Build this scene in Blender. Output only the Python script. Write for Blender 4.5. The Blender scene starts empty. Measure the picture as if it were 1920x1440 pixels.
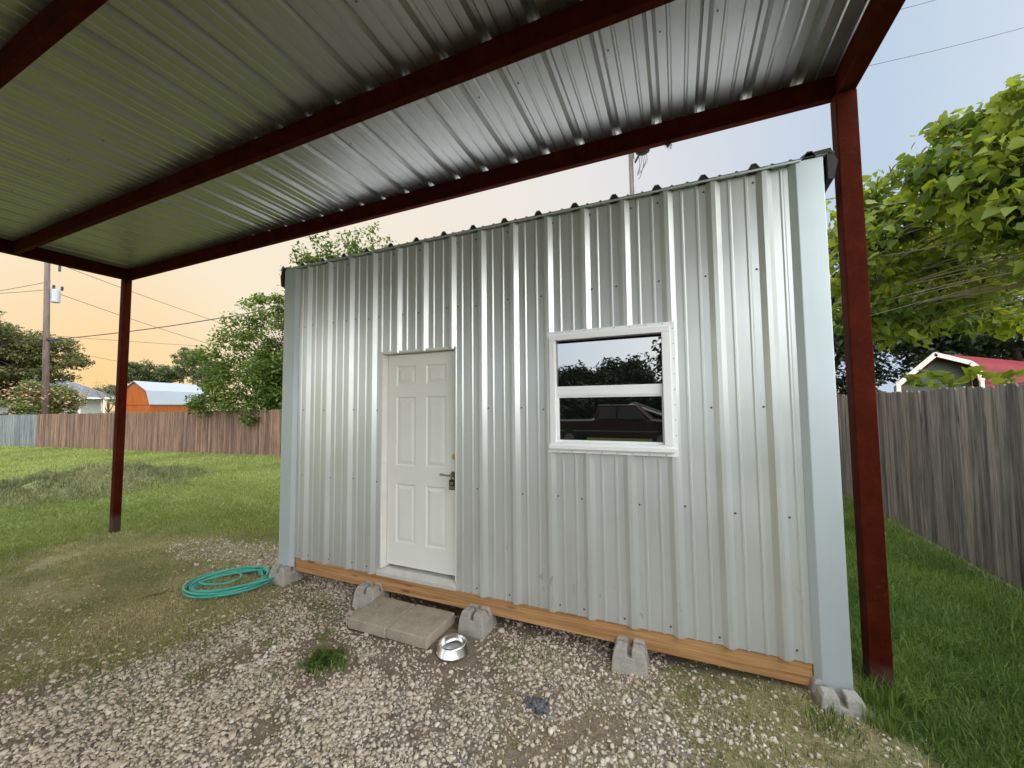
import bpy, bmesh, math, random
import numpy as np
from mathutils import Vector, Matrix

SC = bpy.context.scene
COL = SC.collection
RNG = np.random.default_rng(7)
random.seed(7)

# ------------------------------------------------------------------ camera
F_PX, PITCH, ROLL, YAW = 725.7217, .0568, -.0098, .4034
def cam_axes():
    d = np.array([-math.sin(YAW), math.cos(YAW), 0]); rt = np.array([math.cos(YAW), math.sin(YAW), 0]); up = np.array([0, 0, 1.])
    fw = d*math.cos(PITCH) + up*math.sin(PITCH); u = up*math.cos(PITCH) - d*math.sin(PITCH)
    r2 = rt*math.cos(ROLL) + u*math.sin(ROLL); u2 = u*math.cos(ROLL) - rt*math.sin(ROLL)
    return r2, u2, fw
R2, U2, FW = cam_axes()
cam_d = bpy.data.cameras.new('camera'); cam = bpy.data.objects.new('camera', cam_d); COL.objects.link(cam)
cam_d.sensor_width = 36; cam_d.lens = F_PX/1920*36; cam_d.clip_start = .02; cam_d.clip_end = 3000
M = Matrix.Identity(4)
for i in range(3):
    M[i][0] = R2[i]; M[i][1] = U2[i]; M[i][2] = -FW[i]
cam.matrix_world = M
SC.camera = cam

def ray(u, v): return FW+R2*(u-960)/F_PX-U2*(v-720)/F_PX
def at_depth(u, v, D):
    q = ray(u, v); return Vector(q)*D

# ------------------------------------------------------------------ ground height
def sstep(t): t = np.clip(t, 0, 1); return t*t*(3-2*t)
def gz(x, y):
    x = np.asarray(x, float); y = np.asarray(y, float)
    z = -1.862 + .10*sstep((x+.8)/2.0) + .025*np.clip(x-1.2, 0, 1.7)
    z = z - .008*np.clip(-14-x, 0, 20)
    near = np.exp(-((x+2)**2+(y-2)**2)/900)
    z = z + near*(.010*np.sin(x*2.1+y*1.3)*np.cos(y*1.7-x*.6) + .006*np.sin(x*5.3-y*3.1+1))
    dx, dy = x+12.9, y-4.6
    m = np.exp(-(((dx*.86+dy*.3)/1.5)**2+((dy*.9-dx*.3)/1.9)**2)**1.3)
    z = z + .40*m*(1+.16*np.sin(x*4.1+y*2.3)*np.cos(y*5.2-x)+.1*np.sin(x*9+y*7))
    dx, dy = x+17.5, y-2.6
    z = z + .22*np.exp(-((dx/1.6)**2+(dy/1.4)**2))
    return z
def gzf(x, y): return float(gz(x, y))

# ------------------------------------------------------------------ mesh helpers
def origin_of(o):
    v = Vector((0, 0, 0))
    while o is not None:
        v += o.location; o = o.parent
    return v
class MB:
    def __init__(s): s.v = []; s.f = []; s.m = []; s.mat = 0
    def add(s, vs, fs):
        b = len(s.v); s.v += [tuple(map(float, q)) for q in vs]
        for f in fs: s.f.append(tuple(b+i for i in f)); s.m.append(s.mat)
        return s
    def box(s, x0, x1, y0, y1, z0, z1):
        return s.add([(x0,y0,z0),(x1,y0,z0),(x1,y1,z0),(x0,y1,z0),(x0,y0,z1),(x1,y0,z1),(x1,y1,z1),(x0,y1,z1)],
                     [(0,3,2,1),(4,5,6,7),(0,1,5,4),(1,2,6,5),(2,3,7,6),(3,0,4,7)])
    def frustum(s, cx, cy, z0, z1, a0, b0, a1, b1, sx=0, sy=0):
        v = []
        for z, a, b, ox, oy in ((z0,a0,b0,0,0),(z1,a1,b1,sx,sy)):
            v += [(cx+ox-a,cy+oy-b,z),(cx+ox+a,cy+oy-b,z),(cx+ox+a,cy+oy+b,z),(cx+ox-a,cy+oy+b,z)]
        return s.add(v, [(0,3,2,1),(4,5,6,7),(0,1,5,4),(1,2,6,5),(2,3,7,6),(3,0,4,7)])
    def tube(s, path, r, n=8, cap=True):
        path = [Vector(p) for p in path]; rs = r if hasattr(r, '__len__') else [r]*len(path)
        b = len(s.v); prev = None
        for i, p in enumerate(path):
            t = (path[min(i+1, len(path)-1)]-path[max(i-1, 0)])
            if t.length < 1e-9: t = Vector((0, 0, 1))
            t.normalize()
            if prev is None:
                a = t.orthogonal().normalized()
            else:
                a = prev - t*prev.dot(t)
                a = a.normalized() if a.length > 1e-6 else t.orthogonal().normalized()
            prev = a; c = t.cross(a)
            for k in range(n):
                q = p + (a*math.cos(2*math.pi*k/n)+c*math.sin(2*math.pi*k/n))*rs[i]
                s.v.append(tuple(q))
        for i in range(len(path)-1):
            for k in range(n):
                s.f.append((b+i*n+k, b+i*n+(k+1)%n, b+(i+1)*n+(k+1)%n, b+(i+1)*n+k)); s.m.append(s.mat)
        if cap:
            s.f.append(tuple(b+k for k in reversed(range(n)))); s.m.append(s.mat)
            e = b+(len(path)-1)*n; s.f.append(tuple(e+k for k in range(n))); s.m.append(s.mat)
        return s
    def lathe(s, prof, c, n=40):
        b = len(s.v)
        for r, z in prof:
            for k in range(n):
                a = 2*math.pi*k/n; s.v.append((c[0]+r*math.cos(a), c[1]+r*math.sin(a), c[2]+z))
        for i in range(len(prof)-1):
            for k in range(n):
                s.f.append((b+i*n+k, b+i*n+(k+1)%n, b+(i+1)*n+(k+1)%n, b+(i+1)*n+k)); s.m.append(s.mat)
        return s
    def prism(s, poly, axis, a0, a1):
        # poly: 2D points; axis 'y' -> (x,z), 'x' -> (y,z), 'z' -> (x,y)
        def P(p, a): return {'y': (p[0], a, p[1]), 'x': (a, p[0], p[1]), 'z': (p[0], p[1], a)}[axis]
        n = len(poly); vs = [P(p, a0) for p in poly]+[P(p, a1) for p in poly]
        fs = [tuple(range(n)), tuple(range(2*n-1, n-1, -1))]+[(i, i+n, (i+1) % n+n, (i+1) % n) for i in range(n)]
        return s.add(vs, fs)
    def build(s, name, mats, parent=None, smooth=False, bevel=0, seg=2, fix=True):
        me = bpy.data.meshes.new(name)
        o0 = origin_of(parent) if parent else Vector((0, 0, 0))
        vs = [(q[0]-o0.x, q[1]-o0.y, q[2]-o0.z) for q in s.v]
        me.from_pydata(vs, [], s.f); me.update()
        mats = mats if isinstance(mats, (list, tuple)) else [mats]
        for m in mats: me.materials.append(m)
        me.polygons.foreach_set('material_index', s.m)
        if fix:
            bm = bmesh.new(); bm.from_mesh(me); bmesh.ops.recalc_face_normals(bm, faces=bm.faces); bm.to_mesh(me); bm.free()
        if smooth: me.polygons.foreach_set('use_smooth', [True]*len(me.polygons))
        o = bpy.data.objects.new(name, me); COL.objects.link(o)
        if parent: o.parent = parent
        if bevel:
            b = o.modifiers.new('bevel', 'BEVEL'); b.width = bevel; b.segments = seg; b.limit_method = 'ANGLE'; b.angle_limit = .6
        return o
def tag(o, label=None, cat=None, group=None, kind=None):
    if label: o['label'] = label
    if cat: o['category'] = cat
    if group: o['group'] = group
    if kind: o['kind'] = kind
    return o
def thing(name, loc, label, cat, group=None):
    o = bpy.data.objects.new(name, None); COL.objects.link(o); o.location = loc; o.empty_display_size = .1
    return tag(o, label, cat, group)
def np_mesh(name, V, polys, mats, parent=None, attrs=None, smooth=False, loop=None):
    """V (n,3); polys: list of (array (k,m)) of equal-length faces"""
    me = bpy.data.meshes.new(name)
    V = np.asarray(V, np.float32)
    if parent:
        o0 = origin_of(parent); V = V-np.array(o0, np.float32)
    me.vertices.add(len(V)); me.vertices.foreach_set('co', V.ravel())
    idx = np.concatenate([p.ravel() for p in polys]).astype(np.int32)
    tot = np.concatenate([np.full(len(p), p.shape[1], np.int32) for p in polys])
    st = np.concatenate([[0], np.cumsum(tot)[:-1]]).astype(np.int32)
    me.loops.add(len(idx)); me.loops.foreach_set('vertex_index', idx)
    me.polygons.add(len(tot)); me.polygons.foreach_set('loop_start', st); me.polygons.foreach_set('loop_total', tot)
    me.update(calc_edges=True)
    if smooth: me.polygons.foreach_set('use_smooth', np.ones(len(tot), bool))
    for k, a in (attrs or {}).items():
        at = me.attributes.new(k, 'FLOAT', 'POINT'); at.data.foreach_set('value', np.asarray(a, np.float32))
    for m in (mats if isinstance(mats, (list, tuple)) else [mats]): me.materials.append(m)
    o = bpy.data.objects.new(name, me); COL.objects.link(o)
    if parent: o.parent = parent
    return o

# ------------------------------------------------------------------ materials
class NT:
    def __init__(s, name):
        s.m = bpy.data.materials.new(name); s.m.use_nodes = True; s.t = s.m.node_tree
        s.b = s.t.nodes['Principled BSDF']; s.out = s.t.nodes['Material Output']
    def n(s, typ, **kw):
        q = s.t.nodes.new(typ)
        for k, v in kw.items():
            if k.startswith('i_'):
                key = k[2:]; key = int(key) if key.isdigit() else key.replace('_', ' ')
                q.inputs[key].default_value = v
            else: setattr(q, k, v)
        return q
    def l(s, a, b): s.t.links.new(a, b)
    def set(s, **kw):
        for k, v in kw.items(): s.b.inputs[k.replace('_', ' ')].default_value = v
        return s
    def coords(s, scale=(1, 1, 1), kind='Object'):
        tc = s.n('ShaderNodeTexCoord'); mp = s.n('ShaderNodeMapping'); mp.inputs['Scale'].default_value = scale
        s.l(tc.outputs[kind], mp.inputs[0]); return mp.outputs[0]
    def noise(s, vec, scale, detail=4, rough=.55, dist=0):
        q = s.n('ShaderNodeTexNoise'); q.inputs['Scale'].default_value = scale; q.inputs['Detail'].default_value = detail
        q.inputs['Roughness'].default_value = rough; q.inputs['Distortion'].default_value = dist
        s.l(vec, q.inputs['Vector']); return q.outputs['Fac']
    def ramp(s, fac, stops, interp='LINEAR'):
        q = s.n('ShaderNodeValToRGB'); e = q.color_ramp.elements; q.color_ramp.interpolation = interp
        while len(e) < len(stops): e.new(.5)
        for k, (p, c) in enumerate(stops):
            e[k].position = p; e[k].color = (c if len(c) == 4 else (*c, 1)) if hasattr(c, '__len__') else (c, c, c, 1)
        s.l(fac, q.inputs[0]); return q.outputs[0]
    def mix(s, fac, a, b, mode='MIX'):
        q = s.n('ShaderNodeMix', data_type='RGBA', blend_type=mode)
        for k, v in ((0, fac), (6, a), (7, b)):
            if hasattr(v, 'is_output'): s.l(v, q.inputs[k])
            else: q.inputs[k].default_value = v if k == 0 else ((*v, 1) if len(v) == 3 else v)
        return q.outputs[2]
    def math(s, op, a, b=0, clamp=False):
        q = s.n('ShaderNodeMath', operation=op); q.use_clamp = clamp
        for k, v in ((0, a), (1, b)):
            if hasattr(v, 'is_output'): s.l(v, q.inputs[k])
            else: q.inputs[k].default_value = v
        return q.outputs[0]
    def attr(s, name):
        q = s.n('ShaderNodeAttribute'); q.attribute_name = name; return q.outputs['Fac']
    def bump(s, h, strength=.3, dist=.01):
        q = s.n('ShaderNodeBump'); q.inputs['Strength'].default_value = strength; q.inputs['Distance'].default_value = dist
        s.l(h, q.inputs['Height']); s.l(q.outputs[0], s.b.inputs['Normal']); return q
    def col(s, c): s.l(c, s.b.inputs['Base Color'])
    def rough(s, c): s.l(c, s.b.inputs['Roughness'])

def simple(name, c, rough=.5, metal=0., var=.12, scale=8, bump=0, spec=.5):
    t = NT(name); t.set(Roughness=rough, Metallic=metal)
    t.b.inputs['Specular IOR Level'].default_value = spec
    v = t.coords(); f = t.noise(v, scale, 5)
    t.col(t.ramp(f, [(.25, tuple(q*(1-var) for q in c)), (.75, tuple(min(1, q*(1+var)) for q in c))]))
    if bump: t.bump(t.noise(v, scale*4, 6), bump, .01)
    return t.m

def galv(name, c, rough, metal=.8, streak=.10, wav=.35, stain=False):
    t = NT(name); t.set(Metallic=metal)
    v1 = t.coords((9, 9, .35)); f1 = t.noise(v1, 2.2, 5, .6)
    v2 = t.coords((1, 1, 1)); f2 = t.noise(v2, 2.1, 3); f3 = t.noise(v2, 260, 2)
    f = t.math('ADD', t.math('MULTIPLY', f1, .55), t.math('MULTIPLY', f2, .45))
    base = t.ramp(f, [(.3, tuple(q*(1-streak) for q in c)), (.7, tuple(min(1, q*(1+streak*.6)) for q in c))])
    base = t.mix(t.math('MULTIPLY', f3, .12), base, tuple(q*.7 for q in c))
    if stain:
        sx = t.n('ShaderNodeSeparateXYZ'); tc = t.n('ShaderNodeTexCoord'); t.l(tc.outputs['Object'], sx.inputs[0])
        low = t.math('SUBTRACT', 1, t.math('DIVIDE', sx.outputs[2], .75), True)
        s1 = t.noise(t.coords((24, 24, 7)), 1.0, 3, .6); s2 = t.noise(t.coords((3.3, 3.3, 1.2)), 1.0, 2)
        thr = t.math('ADD', t.math('MULTIPLY', low, .10), t.math('MULTIPLY', s2, .30))
        mk = t.math('MULTIPLY', t.math('SUBTRACT', t.math('ADD', s1, thr), .875), 12, True)
        base = t.mix(t.math('MULTIPLY', t.math('MULTIPLY', mk, low), 1.0, True), base, (.13, .11, .09))
        d1 = t.math('MULTIPLY', t.math('SUBTRACT', t.noise(t.coords((9, 9, .25)), 1.0, 3), .55), 4, True)
        base = t.mix(t.math('MULTIPLY', d1, .22), base, (.47, .42, .34))
    t.col(base)
    t.rough(t.ramp(f2, [(.3, rough*.88), (.7, rough*1.15)]))
    vw = t.coords((3.2, 3.2, .8)); w = t.noise(vw, 1.0, 2)
    if wav: t.bump(w, wav, .02)
    return t.m

def leaf_mat(name, dark, light, trans=.35, hue=None, rough=.55):
    t = NT(name); t.set(Roughness=rough); a = t.attr('tint')
    c = t.ramp(a, [(0, dark), (.55, tuple((p+q)/2 for p, q in zip(dark, light))), (1, light)])
    t.col(c); t.b.inputs['Specular IOR Level'].default_value = .35
    tr = t.n('ShaderNodeBsdfTranslucent'); t.l(t.mix(1.0, c, (1.25, 1.15, .45), 'MULTIPLY'), tr.inputs[0])
    mx = t.n('ShaderNodeMixShader'); mx.inputs[0].default_value = trans
    t.l(t.b.outputs[0], mx.inputs[1]); t.l(tr.outputs[0], mx.inputs[2]); t.l(mx.outputs[0], t.out.inputs[0])
    return t.m

def wood_mat(name, c1, c2, stretch, scale=1., rough=.75, knots=False, attr=None, bump=.4):
    t = NT(name); t.set(Roughness=rough); t.b.inputs['Specular IOR Level'].default_value = .25
    v = t.coords(stretch)
    f = t.noise(v, scale, 8, .62, .6); g = t.noise(v, scale*4.3, 5, .6)
    f = t.math('ADD', t.math('MULTIPLY', f, .65), t.math('MULTIPLY', g, .35))
    c = t.ramp(f, [(.36, c1), (.50, tuple((a+b)/2 for a, b in zip(c1, c2))), (.64, c2)])
    if attr:
        a = t.attr(attr); c = t.mix(1., c, t.ramp(a, [(0, (.62, .62, .64)), (.5, (1, 1, 1)), (1, (1.3, 1.22, 1.1))]), 'MULTIPLY')
    if knots:
        vo = t.n('ShaderNodeTexVoronoi'); vo.inputs['Scale'].default_value = 1.0
        t.l(t.coords((2.1, 0, 9)), vo.inputs['Vector'])
        k = t.math('MULTIPLY', t.math('SUBTRACT', .17, vo.outputs['Distance']), 9, True)
        c = t.mix(t.math('MULTIPLY', k, .9), c, (.07, .022, .012))
    t.col(c); t.bump(f, bump, .004)
    return t.m

MT = {}
MT['siding'] = galv('galvalume_siding', (.645, .66, .63), .35, .52, .06, .10, stain=True)
MT['trim'] = galv('galvalume_trim', (.52, .57, .575), .50, .35, .04, .05)
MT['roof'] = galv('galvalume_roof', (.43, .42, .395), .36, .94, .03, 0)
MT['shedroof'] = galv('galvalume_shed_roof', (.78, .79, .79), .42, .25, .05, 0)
MT['rubber'] = simple('dark_foam', (.03, .027, .025), .8)
def steel():
    t = NT('red_primer_steel'); t.set(Roughness=.7); t.b.inputs['Specular IOR Level'].default_value = .03; v = t.coords(); f = t.noise(v, 6, 6, .65); g = t.noise(v, 40, 4)
    c = t.ramp(f, [(.3, (.036, .0058, .0022)), (.55, (.058, .0082, .0028)), (.8, (.085, .017, .0065))])
    c = t.mix(t.math('MULTIPLY', t.math('SUBTRACT', g, .58), 4, True), c, (.07, .022, .010))
    sx = t.n('ShaderNodeSeparateXYZ'); t.l(v, sx.inputs[0])
    gr = t.math('MULTIPLY', t.math('SUBTRACT', t.math('ADD', .20, t.math('MULTIPLY', f, .2)), sx.outputs[2]), 9, True)
    t.col(t.mix(t.math('MULTIPLY', gr, .75), c, (.075, .052, .040)))
    t.bump(g, .12, .004); return t.m
MT['steel'] = steel()
MT['door'] = simple('cream_door_paint', (.78, .77, .70), .38, 0, .03, 3)
MT['jamb'] = simple('white_jamb_paint', (.74, .72, .66), .5, 0, .06, 9)
MT['vinyl'] = simple('white_vinyl', (.82, .82, .80), .38, 0, .03, 6)
MT['unlit'] = simple('unlit_interior', (.02, .02, .02), .8)
MT['alum'] = simple('threshold_aluminium', (.66, .64, .60), .45, .3, .10, 14)
MT['black'] = simple('black_lock_metal', (.018, .017, .016), .35, .4)
MT['brass'] = simple('brass', (.55, .38, .16), .3, .9)
MT['nickel'] = simple('dark_nickel', (.32, .29, .25), .3, .95)
MT['skid'] = wood_mat('treated_pine', (.24, .105, .034), (.60, .345, .15), (.55, 9, 22), 1.4, .7, knots=True)
MT['screw'] = simple('grey_screw', (.09, .09, .09), .5, .5)
def conc(name, c, sc=14, rough=.9):
    t = NT(name); t.set(Roughness=rough); t.b.inputs['Specular IOR Level'].default_value = .2
    v = t.coords(); f = t.noise(v, sc*.3, 5); g = t.noise(v, sc*9, 4, .7); h = t.noise(v, sc, 4)
    f = t.math('ADD', t.math('MULTIPLY', f, .5), t.math('MULTIPLY', h, .5))
    cc = t.ramp(f, [(.3, tuple(q*.72 for q in c)), (.7, tuple(q*1.18 for q in c))])
    cc = t.mix(t.math('MULTIPLY', t.math('SUBTRACT', g, .60), 3, True), cc, tuple(q*.45 for q in c))
    hi = t.noise(v, sc*5, 3, .6)
    cc = t.mix(t.math('MULTIPLY', t.math('SUBTRACT', hi, .56), 4, True), cc, tuple(min(1, q*1.55) for q in c))
    t.col(cc); t.bump(t.math('ADD', g, t.math('MULTIPLY', h, .6)), .8, .006); return t.m
MT['block'] = conc('concrete_block', (.40, .37, .32))
MT['paver'] = conc('brown_paver', (.38, .325, .25), 9)
MT['paver2'] = conc('brown_paver_second', (.405, .34, .265), 11)
def bowlm():
    t = NT('polished_steel'); t.set(Metallic=1., Roughness=.24); t.b.inputs['Base Color'].default_value = (.62, .61, .59, 1)
    t.bump(t.noise(t.coords((1, 1, 40)), 3, 2), .04, .004); return t.m
MT['bowl'] = bowlm()
MT['hose'] = simple('green_vinyl_hose', (.045, .34, .265), .34, 0, .28, 9)
MT['stick'] = simple('dry_stick', (.10, .06, .035), .9, 0, .3, 30)
MT['bark'] = simple('bark', (.075, .055, .04), .95, 0, .35, 9, .6)
MT['barklight'] = simple('light_bark', (.20, .16, .10), .9, 0, .3, 9, .5)
MT['pole'] = wood_mat('weathered_pole', (.075, .052, .043), (.19, .14, .12), (6, 6, .6), 1.2, .85)
MT['wire'] = simple('wire', (.03, .03, .032), .6)
MT['trafo'] = simple('grey_transformer', (.36, .36, .38), .5)
MT['fence_grey'] = wood_mat('grey_fence_wood', (.045, .041, .038), (.25, .228, .208), (11, 11, .5), 1.6, .9, attr='tint')
MT['fence_red'] = wood_mat('redbrown_fence_wood', (.080, .046, .032), (.27, .165, .112), (7, 7, .5), 1.5, .9, attr='tint')
MT['fence_blue'] = wood_mat('bluegrey_fence_wood', (.075, .08, .078), (.24, .255, .25), (7, 7, .5), 1.5, .9, attr='tint')
MT['orange'] = wood_mat('orange_siding', (.25, .056, .010), (.37, .095, .018), (6, 6, .5), 1.2, .7)
MT['barnroof'] = galv('barn_roof_metal', (.38, .41, .45), .5, .3, .05, .1)
MT['houseroof'] = simple('house_roof', (.11, .13, .145), .8, 0, .18, 2)
MT['housewall'] = simple('house_wall', (.42, .42, .41), .8)
MT['white'] = simple('white_paint', (.80, .78, .74), .5)
MT['pinktrim'] = simple('pale_pink_trim', (.78, .62, .54), .5)
MT['redroof'] = simple('red_metal_roof', (.17, .022, .028), .6, 0, .14, 3, spec=.08)
MT['greenpanel'] = simple('dark_green_panel', (.05, .065, .05), .6)
MT['truck'] = simple('maroon_truck_paint', (.030, .008, .009), .3)
MT['tyre'] = simple('tyre', (.02, .02, .02), .85)
MT['truckglass'] = simple('truck_glass', (.03, .035, .04), .05)
MT['chrome'] = simple('chrome', (.35, .35, .35), .3, 1.)
def glass():
    t = NT('dark_interior_glass'); t.set(Roughness=.012, Metallic=0.); t.b.inputs['Base Color'].default_value = (.006, .007, .006, 1)  # near-black base stands for the unlit interior; specular tint warms the reflected sky
    t.b.inputs['IOR'].default_value = 2.75; t.b.inputs['Specular Tint'].default_value = (1, .955, .88, 1)
    t.bump(t.noise(t.coords((1, 1, 1)), 1.3, 1), .006, .02); return t.m
MT['glass'] = glass()
MT['ash'] = simple('charred_ash', (.12, .125, .135), .9, 0, .85, 22, .5)
MT['leaf_cat'] = leaf_mat('catalpa_leaf', (.045, .095, .014), (.29, .35, .05), .52)
MT['leaf_dark'] = leaf_mat('dark_oak_leaf', (.014, .024, .012), (.050, .075, .028), .2)
MT['leaf_bush'] = leaf_mat('bush_leaf', (.035, .072, .012), (.17, .23, .042), .38)
MT['leaf_olive'] = leaf_mat('olive_leaf', (.055, .065, .028), (.19, .19, .075), .35)
MT['leaf_mim'] = leaf_mat('mimosa_leaf', (.075, .12, .03), (.24, .29, .09), .35)
MT['blossom'] = leaf_mat('mimosa_blossom', (.42, .25, .18), (.62, .42, .30), .3)
MT['leaf_far'] = leaf_mat('far_leaf', (.05, .075, .03), (.14, .17, .06), .3)
MT['leaf_weed'] = leaf_mat('weed_leaf', (.030, .075, .012), (.13, .22, .035), .3)
MT['grass'] = leaf_mat('grass_blade', (.045, .105, .018), (.25, .34, .070), .30, rough=.6)
MT['grass_lawn'] = leaf_mat('lawn_blade', (.10, .145, .036), (.35, .38, .115), .30, rough=.6)
MT['grass_mound'] = leaf_mat('mound_blade', (.085, .11, .04), (.33, .31, .16), .25, rough=.7)
MT['grass_dry'] = leaf_mat('dry_blade', (.155, .20, .055), (.52, .44, .23), .2, rough=.8)
def stone():
    t = NT('limestone_gravel'); t.set(Roughness=.9); t.b.inputs['Specular IOR Level'].default_value = .15
    a = t.attr('tint'); g = t.noise(t.coords(), 90, 3)
    c = t.ramp(a, [(0, (.20, .16, .12)), (.18, (.39, .305, .225)), (.5, (.62, .51, .395)), (.85, (.76, .65, .535)), (1, (.84, .77, .67))])
    t.col(t.mix(t.math('MULTIPLY', g, .35), c, (.34, .29, .24))); t.bump(g, .3, .004); return t.m
MT['stone'] = stone()
def groundm():
    t = NT('yard_ground'); t.set(Roughness=.95); t.b.inputs['Specular IOR Level'].default_value = .1
    v = t.coords(); n1 = t.noise(v, 1.7, 6, .6); n2 = t.noise(v, 14, 5, .65); n3 = t.noise(v, 75, 4, .7)
    nn = t.math('ADD', t.math('MULTIPLY', n2, .5), t.math('MULTIPLY', n3, .5))
    dirt = t.ramp(nn, [(.32, (.11, .082, .060)), (.5, (.22, .17, .125)), (.68, (.36, .295, .23))])
    lawn = t.ramp(t.math('ADD', t.math('MULTIPLY', n1, .5), t.math('MULTIPLY', nn, .5)), [(.34, (.065, .090, .022)), (.5, (.125, .16, .040)), (.66, (.19, .22, .065))])
    dry = t.ramp(nn, [(.33, (.15, .145, .055)), (.5, (.26, .235, .11)), (.68, (.38, .33, .19))])
    vo = t.n('ShaderNodeTexVoronoi'); vo.inputs['Scale'].default_value = 42; t.l(v, vo.inputs['Vector'])
    sep = t.n('ShaderNodeSeparateColor'); t.l(vo.outputs['Color'], sep.inputs[0])
    peb = t.ramp(sep.outputs[0], [(0, (.20, .165, .13)), (.4, (.40, .35, .295)), (1, (.58, .53, .47))])
    peb = t.mix(t.math('MULTIPLY', vo.outputs['Distance'], .9, True), peb, (.10, .08, .06))
    c = t.mix(t.attr('dry'), dirt, dry); c = t.mix(t.attr('lawn'), c, lawn)
    gm = t.math('MULTIPLY', t.math('SUBTRACT', t.math('ADD', t.attr('gravel'), t.math('MULTIPLY', n2, .5)), .62), 5, True)
    c = t.mix(gm, c, peb)
    t.col(c); t.bump(t.math('ADD', nn, t.math('MULTIPLY', t.math('SUBTRACT', 1, vo.outputs['Distance']), t.attr('gravel'))), .6, .02); return t.m
MT['ground'] = groundm()

# ------------------------------------------------------------------ ground masks
def in_poly(x, y, poly):
    x = np.asarray(x, float); y = np.asarray(y, float); r = np.zeros(x.shape, bool); n = len(poly); j = n-1
    for i in range(n):
        xi, yi = poly[i]; xj, yj = poly[j]
        c = ((yi > y) != (yj > y)) & (x < (xj-xi)*(y-yi)/((yj-yi) if yj != yi else 1e-9)+xi); r ^= c; j = i
    return r
def vnoise(x, y, s, seed=0):
    x = np.asarray(x)*s; y = np.asarray(y)*s; xi = np.floor(x).astype(int); yi = np.floor(y).astype(int); fx = x-xi; fy = y-yi
    fx = fx*fx*(3-2*fx); fy = fy*fy*(3-2*fy)
    def h(a, b):
        q = np.sin(a*127.1+b*311.7+seed*74.7)*43758.5453; return q-np.floor(q)
    return (h(xi,yi)*(1-fx)+h(xi+1,yi)*fx)*(1-fy)+(h(xi,yi+1)*(1-fx)+h(xi+1,yi+1)*fx)*fy
def fbm(x, y, s, seed=0): return .5*vnoise(x,y,s,seed)+.3*vnoise(x,y,s*2.1,seed+3)+.2*vnoise(x,y,s*4.3,seed+9)
POLY_G1 = [(-7,-4),(-4.6,.3),(-4.07,1.09),(-3.72,1.6),(-3.5,2.09),(-3.45,2.6),(-3.75,3.05),(-3.9,3.6),(-2.6,3.6),(-2.6,2.9),(-2.6,2.44),(-2.1,2.42),(-1.45,2.5),(-1.15,2.6),(-.95,2.35),(-.95,2.0),(-.80,1.7),(-.6,1.3),(.1,-4)]
POLY_G2 = [(-6.6,3.12),(-5.93,3.51),(-5.02,3.68),(-4.3,3.7),(-4.2,3.3),(-4.5,3.25),(-5.14,3.1),(-5.71,3.05)]
POLY_G3 = [(-1.3,2.75),(-1.1,2.3),(-1.0,1.9),(-.7,1.3),(-.2,.5),(.4,.5),(.9,1.9),(1.2,2.2),(1.3,2.7),(.95,2.72),(.6,2.55),(.1,3.4),(-3,3.6),(-1.4,3.3)]
POLY_LUSH_L = [(-200,-60),(-14,-12),(-8.2,-.5),(-7.33,1.9),(-7.76,2.46),(-7.9,2.9),(-7.5,3.25),(-6.99,3.5),(-5.85,3.75),(-5.14,3.82),(-4.25,3.9),(-4.25,60),(-200,60)]
POLY_LUSH_R = [(1.0,60),(1.0,3.3),(1.02,2.95),(1.08,2.7),(1.22,2.45),(1.25,1.5),(1.3,-20),(60,-20),(60,60)]
POLY_DRY_L = [(-8.2,-2),(-7.33,1.9),(-7.76,2.46),(-7.9,2.9),(-7.5,3.25),(-6.99,3.5),(-5.85,3.75),(-4.3,3.9),(-3.9,3.2),(-3.75,2.9),(-3.6,2.31),(-3.6,1.82),(-3.95,1.42),(-4.15,1.12),(-5.5,-2)]
POLY_DRY_R = [(-.1,2.75),(.1,3.3),(.95,3.3),(1.1,2.7),(1.3,2.4),(1.3,.5),(.2,.5),(-.05,2.1),(-.12,2.6)]
def jit(x, y, a=.5): return x+(fbm(x,y,1.6,1)-.5)*a, y+(fbm(x,y,1.6,5)-.5)*a
def soft(x, y, poly, r):
    s_ = in_poly(x, y, poly)*1.0
    for k in range(10):
        a = k*.6283*2.3; q = r*(.5 if k % 2 else 1); s_ = s_+in_poly(x+q*math.cos(a), y+q*math.sin(a), poly)
    return s_/11
def m_lush_soft(x, y):
    a, b = jit(x, y, .9); return np.maximum(soft(a, b, POLY_LUSH_L, .45), soft(a, b, POLY_LUSH_R, .12))
def m_lush(x, y):
    a, b = jit(x, y, .35); return in_poly(a, b, POLY_LUSH_L) | in_poly(a, b, POLY_LUSH_R)
def m_dry(x, y):
    a, b = jit(x, y, .5); return (in_poly(a, b, POLY_DRY_L) | in_poly(a, b, POLY_DRY_R))
def dens_gravel(x, y):
    a, b = jit(x, y, .8)
    g = soft(a, b, POLY_G1, .6)**1.5
    g = np.maximum(g, soft(a, b, POLY_G2, .15)*.8)
    g = np.maximum(g, soft(a, b, POLY_G3, .25)*.47*np.clip(.35+(fbm(x, y, 2.2, 71)-.36)*4.5, .25, 1.15))
    g = np.maximum(g, in_poly(a, b, POLY_DRY_L)*.10*np.clip((fbm(x, y, 1.3, 51)-.4)*5, .1, 1)); g = np.maximum(g, in_poly(a, b, POLY_DRY_R)*.08)
    patch = fbm(x, y, 2.6, 21)
    weed = np.exp(-(((x+2.45)/.23)**2+((y-2.16)/.17)**2))
    g = g*np.clip(.42+ (patch-.33)*3.6, .2, 1)*(1-.85*weed)
    g = np.where(m_lush(x, y), g*.05, g)
    g = np.maximum(g, soft(x, y, POLY_G2, .22)*np.clip(.45+(fbm(x, y, 3.1, 61)-.4)*4, .15, 1))
    return g

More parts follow.
